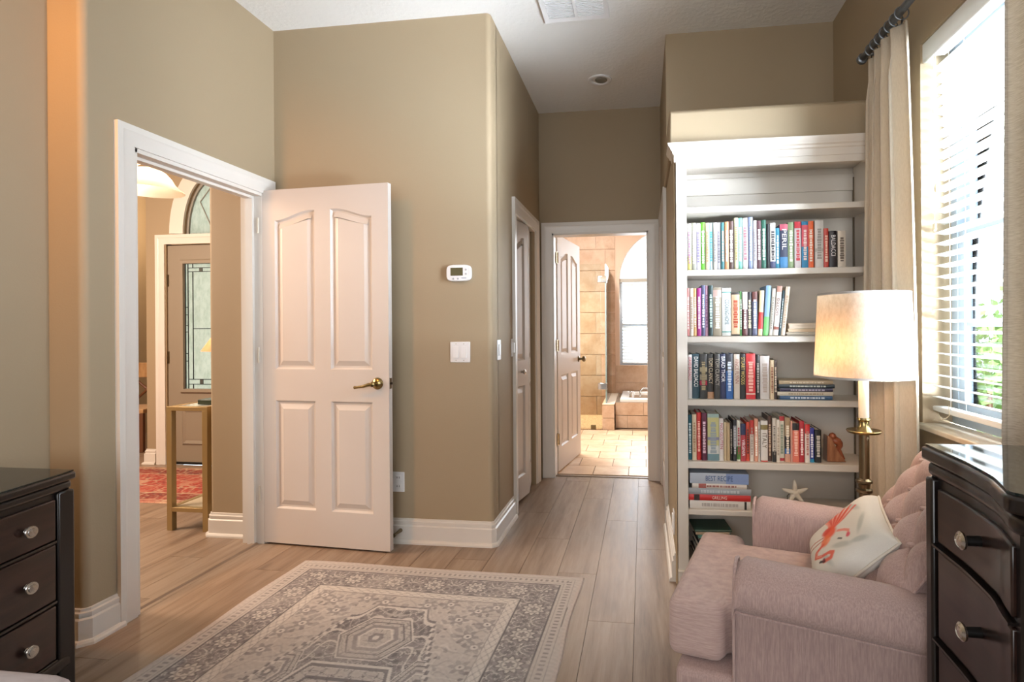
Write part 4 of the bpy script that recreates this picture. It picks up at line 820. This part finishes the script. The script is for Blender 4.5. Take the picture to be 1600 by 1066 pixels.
for cx, cy_, a, b, r_ in ((.55, .05, .35, .10, .9), (.62, -.35, .30, .09, .3), (.30, .62, .40, .09, -.4), (-.45, .55, .35, .10, .5), (.75, .45, .25, .08, 1.2), (-.7, .1, .3, .09, 1.4)): lay('#a9b0aa', ell(cx, cy_, a, b, r_, .5), .6)
for i in range(14):
    a0 = 1.75+i*.115; L_ = .62 if i % 3 else .78; lay(('#d2503c', '#e58a76', '#c8402f')[i % 3], stroke([(-.22, -.12), (-.22+.30*math.cos(a0), -.12+L_*.5*math.sin(a0)), (-.25+.55*math.cos(a0+.15), -.15+L_*math.sin(a0+.05))], .050), .85)
lay('#d9502f', ell(-.16, -.16, .26, .22, .4, .4), .95); lay('#e0703c', ell(.04, -.30, .21, .16, -.3, .4), .9); lay('#c4382a', ell(-.28, -.24, .13, .16, 0, .4), .8); lay('#eb9a7a', ell(.08, -.22, .10, .08, 0, .5), .7)
lay('#d9604c', stroke([(.10, -.38), (.18, -.58), (.34, -.62), (.45, -.46), (.50, -.26), (.59, -.17), (.68, -.25), (.65, -.42)], .060), .95); lay('#f0a898', stroke([(.20, -.57), (.34, -.60), (.43, -.47)], .022), .7); lay('#2a2626', stroke([(.65, -.42), (.58, -.52)], .040), .95); lay('#7a2a44', ell(.60, -.42, .05, .05, 0, .4), .9)
lay('#e07a6a', stroke([(.0, .05), (.14, .20), (.28, .30), (.42, .26)], .045), .85); lay('#d9546a', ell(.42, .27, .09, .07, 0, .4), .9); lay('#3a3a3c', stroke([(.28, .02), (.38, .10)], .028), .9)
for p_ in ([(-.15, -.35), (-.22, -.60), (-.26, -.90)], [(-.06, -.36), (-.08, -.62), (-.14, -.92)]): lay('#a84a40', stroke(p_, .022), .9)
base[sd < 0] = lin('#e3e0d8'); paint(pc, base)
MB().tube([tuple(A_*(.188*x)+B2*(.142*y)) for x, y in [(-1, -1), (-.5, -.955), (0, -.95), (.5, -.955), (1, -1), (.955, -.5), (.95, 0), (.955, .5), (1, 1), (.5, .955), (0, .95), (-.5, .955), (-1, 1), (-.955, .5), (-.95, 0), (-.955, -.5), (-1, -1)]], .004, 8).build('piping', mat('cream_piping', '#d6cfc2', .9), pc)

# ------------------------------------------------------------------ dressers
def knob(parent, loc, axis_sign, dark=False):
    x, y, z = loc; s = axis_sign
    if dark:
        kb_ = MB().lathe([(.010, 0), (.009, s*.030)], 14, (x, y, z), 'x').build('knob', BLACKM, parent); MB().lathe([(.009, s*.028), (.0165, s*.030), (.017, s*.034), (.012, s*.038), (.011, s*.0365), (.004, s*.039)], 22, (x, y, z), 'x').build('knob_cap', NICKEL, kb_)
    else:
        kb_ = MB().lathe([(.010, 0), (.008, s*.003), (.007, s*.010), (.016, s*.013), (.0185, s*.018), (.017, s*.021), (.012, s*.021), (.011, s*.0235), (.003, s*.025)], 22, (x, y, z), 'x').build('knob', NICKEL, parent)
def curved(xf, y0, y1, z0, z1, off, th, root, n=14):
    ys = [y0+(y1-y0)*i/n for i in range(n+1)]; f = [(xf(y)+off-root[0], y-root[1]) for y in ys]; bck = [(xf(y)+off+th-root[0], y-root[1]) for y in reversed(ys)]
    return MB().prism(f+bck, z0, z1)
KX = [(0, .572), (.30, .578), (.435, .590), (.447, .588), (.452, .574), (.462, .5655), (.478, .568), (.50, .575), (.557, .594), (.60, .601), (.678, .611), (.78, .615), (.85, .617)]
YE, YM = 1.355, .505
def xr(y):
    s = min(abs(y-YM), .85)
    for (a, b), (c, d) in zip(KX[:-1], KX[1:]):
        if s <= c: return b+(d-b)*(s-a)/(c-a)
    return KX[-1][1]
RR = (.80, YM, 0)
dr = thing('dresser', 'dark bow-front dresser with glass top under the right window', 'dresser', RR)
def full(y0, y1, z0, z1, off, xb=.975, n=120):
    ys = [y0+(y1-y0)*i/n for i in range(n+1)]; return MB().prism([(xr(y)+off-RR[0], y-RR[1]) for y in ys]+[(xb-RR[0], y1-RR[1]), (xb-RR[0], y0-RR[1])], z0, z1)
full(YM-.842, YM+.842, .09, .90, .020).build('carcass', BLACKW, dr, sharp=30)
full(YM-.85, YM+.85, .932, .961, .0).build('top', BLACKW, dr, bevel=.006, sharp=30)
full(YM-.846, YM+.846, .9615, .966, .008).build('glass_top', GTOP, dr, sharp=30)
full(YM-.847, YM+.847, .896, .931, .010).build('moulding', BLACKW, dr, bevel=.014, seg=4, sharp=30)
full(YM-.846, YM+.846, .04, .115, .006).build('base_rail', BLACKW, dr, bevel=.005, sharp=30)
for yy in (YM-.83, YM+.83): MB().box(xr(yy)+.006-RR[0], xr(yy)+.06-RR[0], yy-.016-RR[1], yy+.014-RR[1], .0, .896).build('post', BLACKW, dr, bevel=.006)
for s in (1, -1):
    yy = YM+s*.448; MB().box(xr(yy)+.006-RR[0], xr(yy)+.03-RR[0], yy-.012-RR[1], yy+.012-RR[1], .1, .896).build('post', BLACKW, dr, bevel=.004)
for z0, z1 in ((.757, .882), (.552, .748), (.345, .541), (.13, .335)):
    for y0, y1, ks in ((YM+.476, YM+.802, (YM+.625,)), (YM-.43, YM+.43, (YM+.25, YM-.25)), (YM-.802, YM-.476, (YM-.625,))):
        d_ = curved(xr, y0, y1, z0+.004, z1-.004, .012, .02, RR).build('drawer', DRAWW, dr, bevel=.004, sharp=30)
        for ky in ks: knob(d_, (xr(ky)+.012-RR[0], ky-RR[1], (z0+z1)/2+.01), -1, True)
    curved(xr, YM+.47, YM+.81, z0-.006, z0-.001, .004, .02, RR).build('drawer_bead', BLACKW, dr, sharp=30)
def xl(y): return -1.845+.095*(1-((y-.9)/.7)**2)
RL = (-2.08, .9, 0)
dl = thing('dresser', 'dark wood chest with three drawers and silver knobs at the left edge', 'dresser', RL)
def fulL(y0, y1, z0, z1, off, n=40):
    ys = [y0+(y1-y0)*i/n for i in range(n+1)]; return MB().prism([(xl(y)+off-RL[0], y-RL[1]) for y in ys]+[(XN+.03-RL[0], y1-RL[1]), (XN+.03-RL[0], y0-RL[1])], z0, z1)
fulL(.21, 1.59, .10, .735, -.02).build('carcass', BLACKW, dl, sharp=30)
fulL(.20, 1.60, .752, .776, .004).build('top', BLACKW, dl, bevel=.006, sharp=30); fulL(.203, 1.597, .7765, .781, -.004).build('glass_top', GTOP, dl, sharp=30)
fulL(.205, 1.594, .722, .751, -.006).build('moulding', BLACKW, dl, bevel=.010, seg=3, sharp=30); fulL(.205, 1.595, .155, .193, .0).build('base_rail', BLACKW, dl, bevel=.010, seg=3, sharp=30)
fulL(.21, 1.59, .05, .154, -.016).build('apron', BLACKW, dl, sharp=30)
for yy in (.235, 1.565): MB().box(xl(yy)-.05-RL[0], xl(yy)-.002-RL[0], yy-.027-RL[1], yy+.027-RL[1], 0, .722).build('post', BLACKW, dl, bevel=.006)
for z0, z1 in ((.573, .707), (.384, .565), (.199, .373)):
    ys = [.275+(1.53-.275)*i/24 for i in range(25)]
    d_ = MB().prism([(xl(y)-.008-RL[0], y-RL[1]) for y in ys]+[(xl(y)-.028-RL[0], y-RL[1]) for y in reversed(ys)], z0+.003, z1-.003).build('drawer', DRAWW, dl, bevel=.004, sharp=30)
    for ky in (1.425, .38): knob(d_, (xl(ky)-.008-RL[0], ky-RL[1], (z0+z1)/2), 1)
    MB().prism([(xl(y)-.004-RL[0], y-RL[1]) for y in ys]+[(xl(y)-.024-RL[0], y-RL[1]) for y in reversed(ys)], z0-.0065, z0+.0015).build('drawer_bead', BLACKW, dl, bevel=.002, sharp=30)
ot = thing('ottoman', 'mauve-grey upholstered ottoman corner at the bottom left edge', 'ottoman', (-1.42, .72, .0088))
MB().box(-.29, .23, -.30, .345, .07, .497).build('cushion', OTTO, ot, bevel=.06, seg=5)
for x in (-.24, .15):
    for y in (-.25, .24): MB().lathe([(.02, 0), (.025, .075)], 12, (x, y, 0)).build('leg', BLACKW, ot)

# ------------------------------------------------------------------ floor lamp
LX, LY = .800, 2.18
lm = thing('floor_lamp', 'brass floor lamp with glowing linen drum shade beside the bookcase', 'floor lamp', (LX, LY, 0))
MB().lathe([(.105, 0), (.105, .012), (.09, .022), (.03, .035), (.02, .05)], 36).build('base', DBRASS, lm)
MB().lathe([(.019, .05), (.019, .62), (.028, .625), (.028, .635), (.019, .64), (.021, .655), (.028, .66), (.028, .668), (.018, .675), (.018, .845)], 28).build('pole', DBRASS, lm)
MB().lathe([(.012, .838), (.055, .842), (.060, .850), (.058, .852), (.030, .848), (.024, .858), (.018, .870), (.018, .885), (.024, .890), (.022, .897)], 36).build('drip_plate', BRASS, lm)
MB().lathe([(.0175, .897), (.0175, 1.10)], 24).build('candle_sleeve', mat('cream_sleeve', '#f1e6cf', .5), lm)
def sh_(u, v): a = 2*PI*u; r_ = .168+(.153-.168)*v; return (r_*math.cos(a), r_*math.sin(a), 1.045+(1.353-1.045)*v)
sd_ = MB().grid(sh_, 56, 8, True).build('lamp_shade', SHADE, lm, sharp=60)
for r_, z0 in ((.1688, 1.045), (.1535, 1.346)): MB().lathe([(r_, z0), (r_, z0+.008)], 56, cap=False).build('shade_trim', mat('grey_binding', '#a9a6a2', .9), sd_)
MB().tube([(-.15, 0, 1.335), (.15, 0, 1.335)], .002, 6).tube([(0, -.15, 1.335), (0, .15, 1.335)], .002, 6).tube([(0, 0, 1.09), (0, 0, 1.36)], .004, 8).build('harp', DBRASS, lm)
MB().lathe([(.012, 1.10), (.014, 1.13), (.030, 1.17), (.030, 1.19), (.018, 1.22), (.003, 1.226)], 18).build('bulb', OPAL, lm)
point('floor_lamp_light', (LX-.060, LY-.03, 1.15), 4.6, (1, .60, .32), .03)

# ------------------------------------------------------------------ curtains
RX, RZ = 1.012, 2.468
rd = thing('curtain_rod', 'pewter curtain rod along the wall above the window', 'curtain rod', (RX, 1.9, RZ))
MB().tube([(0, -1.0, 0), (0, .845, 0)], .0155, 16).build('pole', RODM, rd); MB().lathe([(.0165, 0), (.023, .004), (.024, .022), (.016, .028)], 20, (0, .832, 0), 'y').build('end_cap', RODM, rd)
for y in (-.9, .80): MB().tube([(0, y, 0), (.1085, y, 0)], .008, 10).lathe([(.022, .100), (.022, .1085)], 16, (0, y, 0), 'x').build('bracket', RODM, rd)
def curtain(name, label, y0t, y1t, y0b, y1b, folds, amp_t, amp_b, m, nring, xoff=0, ztop=-.05, ph=0):
    c = thing(name, label, 'curtain', (RX+xoff, (y0b+y1b)/2, 0)); yc = (y0b+y1b)/2; zt = RZ+ztop
    def f(u, v):
        z = .015+(zt-.015)*v; e = v**1.0; hv = max(0, (v-.9)/.1); w_ = min(1, (1-v)*3.)
        y = (y0b+(y1b-y0b)*u)*(1-v)+(y0t+(y1t-y0t)*u)*v
        a = amp_b*(1-v)+amp_t*v; p = 2*PI*folds*u+ph
        x = a*math.sin(p)+.35*a*math.sin(2.3*p+1)*(1-.5*v)+.010*math.sin(5*u+3*v); yy = .25*(y1b-y0b)/folds*math.sin(2*p)*(.6-.2*v)
        if v > .93: x = x*.75+.25*a*math.sin(p*3)
        return (x, y+yy-yc, z)
    p_ = MB().grid(f, folds*18, 26).build('panel', m, c, sharp=0, solid=.003)
    for poly in p_.data.polygons: poly.use_smooth = True
    for i in range(nring):
        yy = y0t+(y1t-y0t)*(i+.5)/nring-yc
        r_ = MB().torus((-xoff, yy, RZ-.010), .026, .0028, 'y').build('ring', RODM, c); MB().tube([(-xoff, yy, RZ-.036), (-xoff*.5, yy, RZ-.052)], .003, 6).build('clip', BLACKM, r_)
    return c
curtain('curtain', 'cream linen curtain hanging between the bookcase and the window', 2.325, 2.665, 2.27, 2.675, 4, .026, .038, LINEN, 7)
curtain('curtain', 'oatmeal linen curtain at the right edge of the picture', 1.02, 1.722, 1.0, 1.722, 7, .02, .022, LINEN_N, 8)

# ------------------------------------------------------------------ rugs
def smooth_noise(x, y, seed, k):
    R = np.random.RandomState(seed); out = np.zeros_like(x)
    for _ in range(14):
        a = R.uniform(0, 2*PI); f = k*R.uniform(.7, 1.4); out += np.sin((x*math.cos(a)+y*math.sin(a))*f+R.uniform(0, 6.28))
    return out/3.7
def sst(a, b, x): t = np.clip((x-a)/(b-a), 0, 1); return t*t*(3-2*t)
def rug_mesh(name, W, L, step, colfn, parent=None, wav=.0015):
    nx, ny = int(W/step), int(L/step); xs = np.linspace(-W/2, W/2, nx+1); ys = np.linspace(-L/2, L/2, ny+1); X, Y = np.meshgrid(xs, ys)
    Zs = .006+wav*smooth_noise(X, Y, 3, 5); ed = np.minimum(W/2-abs(X), L/2-abs(Y)); Zs = np.where(ed < 1e-6, .0005, Zs)
    wob = .004*smooth_noise(X*0+Y, Y*0, 5, 9); X2 = X+np.where(abs(abs(X)-W/2) < .03, wob, 0); Y2 = Y+np.where(abs(abs(Y)-L/2) < .03, .004*smooth_noise(X, X*0, 6, 9), 0)
    co = np.stack([X2, Y2, Zs], -1).reshape(-1, 3); idx = np.arange((nx+1)*(ny+1)).reshape(ny+1, nx+1)
    q = np.stack([idx[:-1, :-1], idx[:-1, 1:], idx[1:, 1:], idx[1:, :-1]], -1).reshape(-1, 4)
    me = bpy.data.meshes.new(name); me.vertices.add(len(co)); me.vertices.foreach_set('co', co.astype(np.float32).ravel()); me.loops.add(q.size); me.loops.foreach_set('vertex_index', q.astype(np.int32).ravel())
    me.polygons.add(len(q)); me.polygons.foreach_set('loop_start', np.arange(0, q.size, 4, dtype=np.int32)); me.polygons.foreach_set('loop_total', np.full(len(q), 4, np.int32)); me.update(); me.validate()
    me.polygons.foreach_set('use_smooth', [True]*len(me.polygons))
    o = bpy.data.objects.new(name, me); COL.objects.link(o); me.materials.append(PRINT); paint(o, colfn(X.ravel(), Y.ravel(), W, L)); return o
def C(h): return np.array(lin(h))
def arabesque(s, t, seed, k):      # scrolling leaf shapes, mirrored about each repeat
    a = smooth_noise(s, t, seed, k); b = smooth_noise(s, t, seed+1, k*1.1); return np.abs(a), np.abs(b)
def persian(X, Y, W, L):
    LT, MD, DK, CR, PK = C('#c2bab5'), C('#918b8b'), C('#57535a'), C('#d6cfc9'), C('#c4b8b3')
    ax, ay = np.abs(X), np.abs(Y); ed = np.minimum(W/2-ax, L/2-ay); n = len(X); col = np.tile(LT, (n, 1))
    def put(c, m): 
        nonlocal col
        m = np.clip(m, 0, 1)[:, None]; col = col*(1-m)+c*m
    hor = (L/2-ay) < (W/2-ax); s = np.where(hor, X, Y)
    # outer guard: fine dots
    put(PK, (ed < .018)*1.); dots = (np.sin(s*2*PI/.026) > .2)*(np.abs(ed-.060) < .012); put(DK, dots*.55); put(MD, (np.abs(ed-.036) < .003)*.7+(np.abs(ed-.083) < .003)*.7)
    # main border
    inb = (ed > .098)*(ed < .255); put(MD*.9+DK*.1, inb*1.)
    per = .205; ss = (s/per+.25) % 1.0-.5; tt = (ed-.1765)/.0785; rr = np.hypot(ss*per/.0785*1.0, tt); an = np.arctan2(tt, ss*per/.0785)
    ros = (rr < .60+.10*np.cos(10*an)); put(CR, inb*ros*.85); put(DK, inb*(np.abs(rr-(.60+.10*np.cos(10*an))) < .06)*.8); put(DK, inb*(rr < .22+.06*np.cos(6*an))*.7); put(MD, inb*(np.abs(rr-.4) < .05)*.8)
    a, b = arabesque(np.abs(ss)*per*1.0+np.floor(s/per+.25)*.0, ed, 21, 120); sw = inb*(rr > .8)
    put(CR, sw*(a < .16)*.85); put(DK, sw*(a > .16)*(a < .26)*.75); put(LT, sw*(b < .10)*.8); put(DK, sw*(b > .9)*.5)
    put(DK, (np.abs(ed-.098) < .0035)*.9+(np.abs(ed-.255) < .0035)*.9)
    put(CR, (ed > .262)*(ed < .305)*1.); put(MD, (ed > .262)*(ed < .305)*(np.abs(np.sin(s*2*PI/.05)+np.sin((ed-.283)*2*PI/.03)) < .35)*.6); put(MD, (np.abs(ed-.307) < .003)*.8)
    # field
    f = ed > .31; fx, fy = ax, ay
    a, b = arabesque(X*np.sign(X), Y*np.sign(Y), 41, 46); put(MD, f*(a < .09)*.45); put(CR, f*(b < .12)*.6)
    a2, b2 = arabesque(ax, ay, 51, 95); put(MD, f*(a2 > 1.15)*.6); put(DK, f*(b2 > 1.45)*.6)
    an0 = np.arctan2(ay/.80, ax/.42); md = ((ax/.43)**1.7+(ay/.82)**1.7)**(1/1.7)+.045*np.cos(16*an0)
    st = .012; qm = np.maximum(np.floor(ax/st)*st/.40+np.floor(ay/st)*st/1.25, np.floor(ay/st)*st/.80)
    m0 = 1.*f*((md < 1.04) & (qm < 1.02)); m1 = 1.*f*((md < .99) & (qm < .98)); put(DK, m0*.7); put(CR, 1.*f*((md < 1.02) & (qm < 1.0))*1.); put(MD*.72+DK*.28, m1*1.)
    a, b = arabesque(ax, ay, 61, 95); put(CR, m1*(a < .11)*.8); put(DK, m1*(a > .11)*(a < .19)*.7); put(LT, m1*(b < .09)*.75); put(DK*.85, m1*(b > 1.0)*.55)
    a, b = arabesque(ax, ay, 63, 40); put(LT, m1*(a < .10)*.7); put(MD, m1*(b > .9)*.6)
    for k0, w0 in ((.86, .012), (.74, .010)): put(CR, m1*(np.abs(md-k0) < w0)*.9)
    for cx_, cy_, rx_, ry_ in ((0, 0, .27, .36), (.0, .56, .15, .14), (.28, .30, .09, .13)):
        hx = np.maximum(np.abs(ax-cx_)/rx_+np.abs(ay-cy_)/(ry_*2.2), np.abs(ay-cy_)/ry_); h1 = m1*(hx < 1.); put(CR, m1*(hx < 1.07)*1.); put(DK, m1*(np.abs(hx-1.0) < .025)*.8); put(LT*.92+MD*.08, m1*(hx < .97)*1.)
        a, b = arabesque(ax, ay, 71, 100); put(MD, h1*(a < .14)*.8); put(DK, h1*(b < .07)*.7); put(DK, h1*(np.abs(hx-.80) < .025)*.8); put(MD, h1*(np.abs(hx-.58) < .06)*1.); put(CR, h1*(np.abs(hx-.46) < .03)*1.); put(DK, h1*(hx < .22)*.6); put(CR, h1*(hx < .10)*1.)
    for cx_, cy_ in ((.36, .62), (.40, .42), (.2, .86), (.34, .82), (.10, .84), (.41, .72), (.28, .74), (.41, .55), (.41, .86)):
        d = np.hypot(ax-cx_, ay-cy_); an = np.arctan2(ay-cy_, ax-cx_); put(MD, f*(d < .035+.012*np.cos(6*an))*.8); put(CR, f*(d < .016)*1.); put(DK, f*(d < .006)*.9)
    wear = smooth_noise(X, Y, 81, 16); fine = smooth_noise(X, Y, 91, 300); put(LT, sst(.2, 1.6, wear)*.35); col *= (1+.05*fine)[:, None]
    put(C('#b5aca5'), np.full(n, .10)); return np.clip(col, 0, 1)
rg = rug_mesh('area_rug', 1.50, 2.42, .0036, persian); rg.location = (-1.075, 1.545, .0005); rg.rotation_euler = (0, 0, math.radians(-1.3)); tag(rg, 'faded grey-beige area rug with medallion pattern on the wood floor', 'rug')
def redrug(X, Y, W, L):
    RD, DR, CR, NV = C('#a8443a'), C('#74302c'), C('#cdb697'), C('#4a3a44'); ax, ay = abs(X), abs(Y); ed = np.minimum(W/2-ax, L/2-ay); col = np.tile(RD, (len(X), 1))
    def put(c, m):
        nonlocal col
        m = np.clip(m, 0, 1)[:, None]; col = col*(1-m)+c*m
    put(CR, (ed < .025)*.6); put(DR, (ed > .025)*(ed < .22)*.7); a, b = arabesque(ax, ay, 11, 45); put(CR, (a < .18)*.55); put(NV, (b < .16)*.5); put(CR, (np.abs(ed-.05) < .008)*.7+(np.abs(ed-.22) < .008)*.7); put(C('#b05a4c'), sst(.0, 1.2, smooth_noise(X, Y, 15, 14))*.5)
    a, b = arabesque(ax, ay, 31, 90); put(CR, (a < .14)*.4); return np.clip(col, 0, 1)
rf = rug_mesh('entry_rug', 1.75, .95, .008, redrug); rf.location = (-3.86, 4.06, .0005); tag(rf, 'red patterned rug on the foyer floor by the front door', 'rug')

# ------------------------------------------------------------------ foyer furnishings
cn = thing('console_table', 'narrow gold metal console table with glass top in the foyer', 'console table', (-2.79, 3.56, 0))
for x in (-.122, .122):
    for y in (-.44, .44): MB().box(x-.018, x+.018, y-.018, y+.018, 0, .745).build('leg', GOLD, cn, bevel=.002)
for z0, z1 in ((.742, .768), (.118, .145)):
    for x in (-.122, .122): MB().box(x-.018, x+.018, -.422, .422, z0, z1).build('rail', GOLD, cn, bevel=.002)
    for y in (-.44, .44): MB().box(-.14 if z1 > .5 else -.104, .14 if z1 > .5 else .104, y-.018, y+.018, z0, z1).build('rail', GOLD, cn, bevel=.002)
MB().box(-.103, .103, -.421, .421, .756, .766).build('glass_top', mat('pale_glass', '#d8d6c8', .05, spec=.8), cn, sharp=0); MB().box(-.103, .103, -.421, .421, .136, .143).build('lower_shelf', mat('pale_glass_shelf', '#cfc2a8', .1, spec=.8), cn, sharp=0)
tag(MB().box(-2.80, -2.66, 3.20, 3.42, .7685, .800).build('keepsake_box', mat('dark_green_lacquer', '#2a3527', .3), bevel=.003), 'dark green flat box on the foyer console table', 'box')
fl = thing('table_lamp', 'lit table lamp with peach cone shade on the foyer console', 'table lamp', (-2.815, 3.55, .768))
MB().lathe([(.06, 0), (.06, .012), (.012, .03), (.012, .10), (.022, .14), (.010, .20), (.008, .35)], 20).build('stem', BLACKM, fl)
MB().grid(lambda u, v: ((.20-.105*v)*math.cos(2*PI*u), (.20-.105*v)*math.sin(2*PI*u), .330+.162*v), 40, 4, True).build('lamp_shade', SHADE2, fl, sharp=60)
MB().tube([(-.09, -.11, .25), (-.05, -.06, .27), (0, 0, .30)], .004, 6).build('switch_arm', BLACKM, fl)
point('table_lamp_light', (-2.815, 3.55, 1.17), 4.5, (1, .72, .46), .03)
pd = thing('pendant_light', 'lit opal glass bell pendant light hanging in the foyer', 'pendant light', (-3.056, 3.118, 2.11))
MB().lathe([(.190, 0), (.184, .008), (.160, .026), (.138, .052), (.120, .085), (.092, .118), (.055, .140), (.03, .146)], 48, cap=False).build('glass_shade', OPAL, pd)
MB().lathe([(.045, .143), (.055, .150), (.03, .165), (.018, .19), (.008, .26)], 20).build('fitter', DBRASS, pd)
for k_ in range(3):
    a = k_*2*PI/3+.3; MB().tube([(0, 0, .18), (.04*math.cos(a), .04*math.sin(a), .195), (.075*math.cos(a), .075*math.sin(a), .180), (.09*math.cos(a), .09*math.sin(a), .160)], .005, 6).build('scroll_arm', DBRASS, pd)
MB().tube([(0, 0, .25), (0, 0, .92)], .006, 8).build('stem', DBRASS, pd); MB().lathe([(.002, .035), (.026, .05), (.032, .075), (.022, .105), (.012, .13)], 18).build('bulb', mat('glowing_bulb', '#fff2d6', .5), pd)
MATS['glowing_bulb'].node_tree.nodes['Principled BSDF'].inputs['Emission Color'].default_value = (1, .82, .55, 1); MATS['glowing_bulb'].node_tree.nodes['Principled BSDF'].inputs['Emission Strength'].default_value = 3
point('pendant_lamp_light', (-3.056, 3.118, 2.175), 7, (1, .74, .48), .05)
fch = thing('side_chair', 'light wooden chair with cross legs in the room beyond the foyer', 'chair', (-5.32, 5.25, 0), .2)
MB().box(-.22, .22, -.22, .22, .40, .445).build('seat', OAKC, fch, bevel=.008); MB().box(-.20, .20, -.205, -.185, .32, .40).build('apron', OAKC, fch)
for x in (-.195, .195):
    for y in (-.195, .195): MB().box(x-.02, x+.02, y-.02, y+.02, 0, .40 if y < 0 else .92).build('leg', BROWNW, fch, bevel=.003)
MB().box(-.2, .2, .18, .21, .74, .90).build('backrest', OAKC, fch, bevel=.005)
for s in (1, -1): MB().tube([(s*.18, .195, .45), (-s*.16, .19, .75)], .014, 8).build('cross_brace', BROWNW, fch)

# ------------------------------------------------------------------ outside the window
struct('ground', B(1.3, 14, -3, 16, -.5, -.3), LAWN, 'green lawn outside the window', 'lawn', sharp=0)
struct('neighbor_wall', B(1.82, 2.43, 4.5, 4.7, -.3, 1.5), STUCCO, 'pale stucco wall outside seen through the blinds', 'wall', sharp=0)
def shrub(loc, rx, ry, rz_, n, seed, label):
    R = np.random.RandomState(seed); mb = MB()
    for i in range(n):
        d = R.normal(size=3); d /= np.linalg.norm(d); r_ = R.uniform(.55, 1.0); p = Vector((d[0]*rx*r_, d[1]*ry*r_, rz_+d[2]*rz_*r_)); a = Vector(R.normal(size=3)).normalized(); b_ = a.cross(Vector(R.normal(size=3))).normalized(); L = R.uniform(.07, .13)
        mb.add([p, p+a*L*.5+b_*L*.28, p+a*L, p+a*L*.5-b_*L*.28], [(0, 1, 2, 3)])
    t = thing('garden_shrub', label, 'shrub', loc, group='shrubs outside the window'); f_ = mb.build('foliage', LEAF, t, sharp=0); MB().tube([(0, 0, 0), (0, 0, rz_*1.2)], [.05, .02], 8).build('stem', BROWNW, t)
shrub((3.0, 5.35, -.3), .55, .5, .82, 1500, 1, 'leafy green shrub outside the window nearest the pale wall'); shrub((4.3, 6.6, -.3), .9, .8, 1.05, 1500, 2, 'tall leafy green shrub further out in the garden')
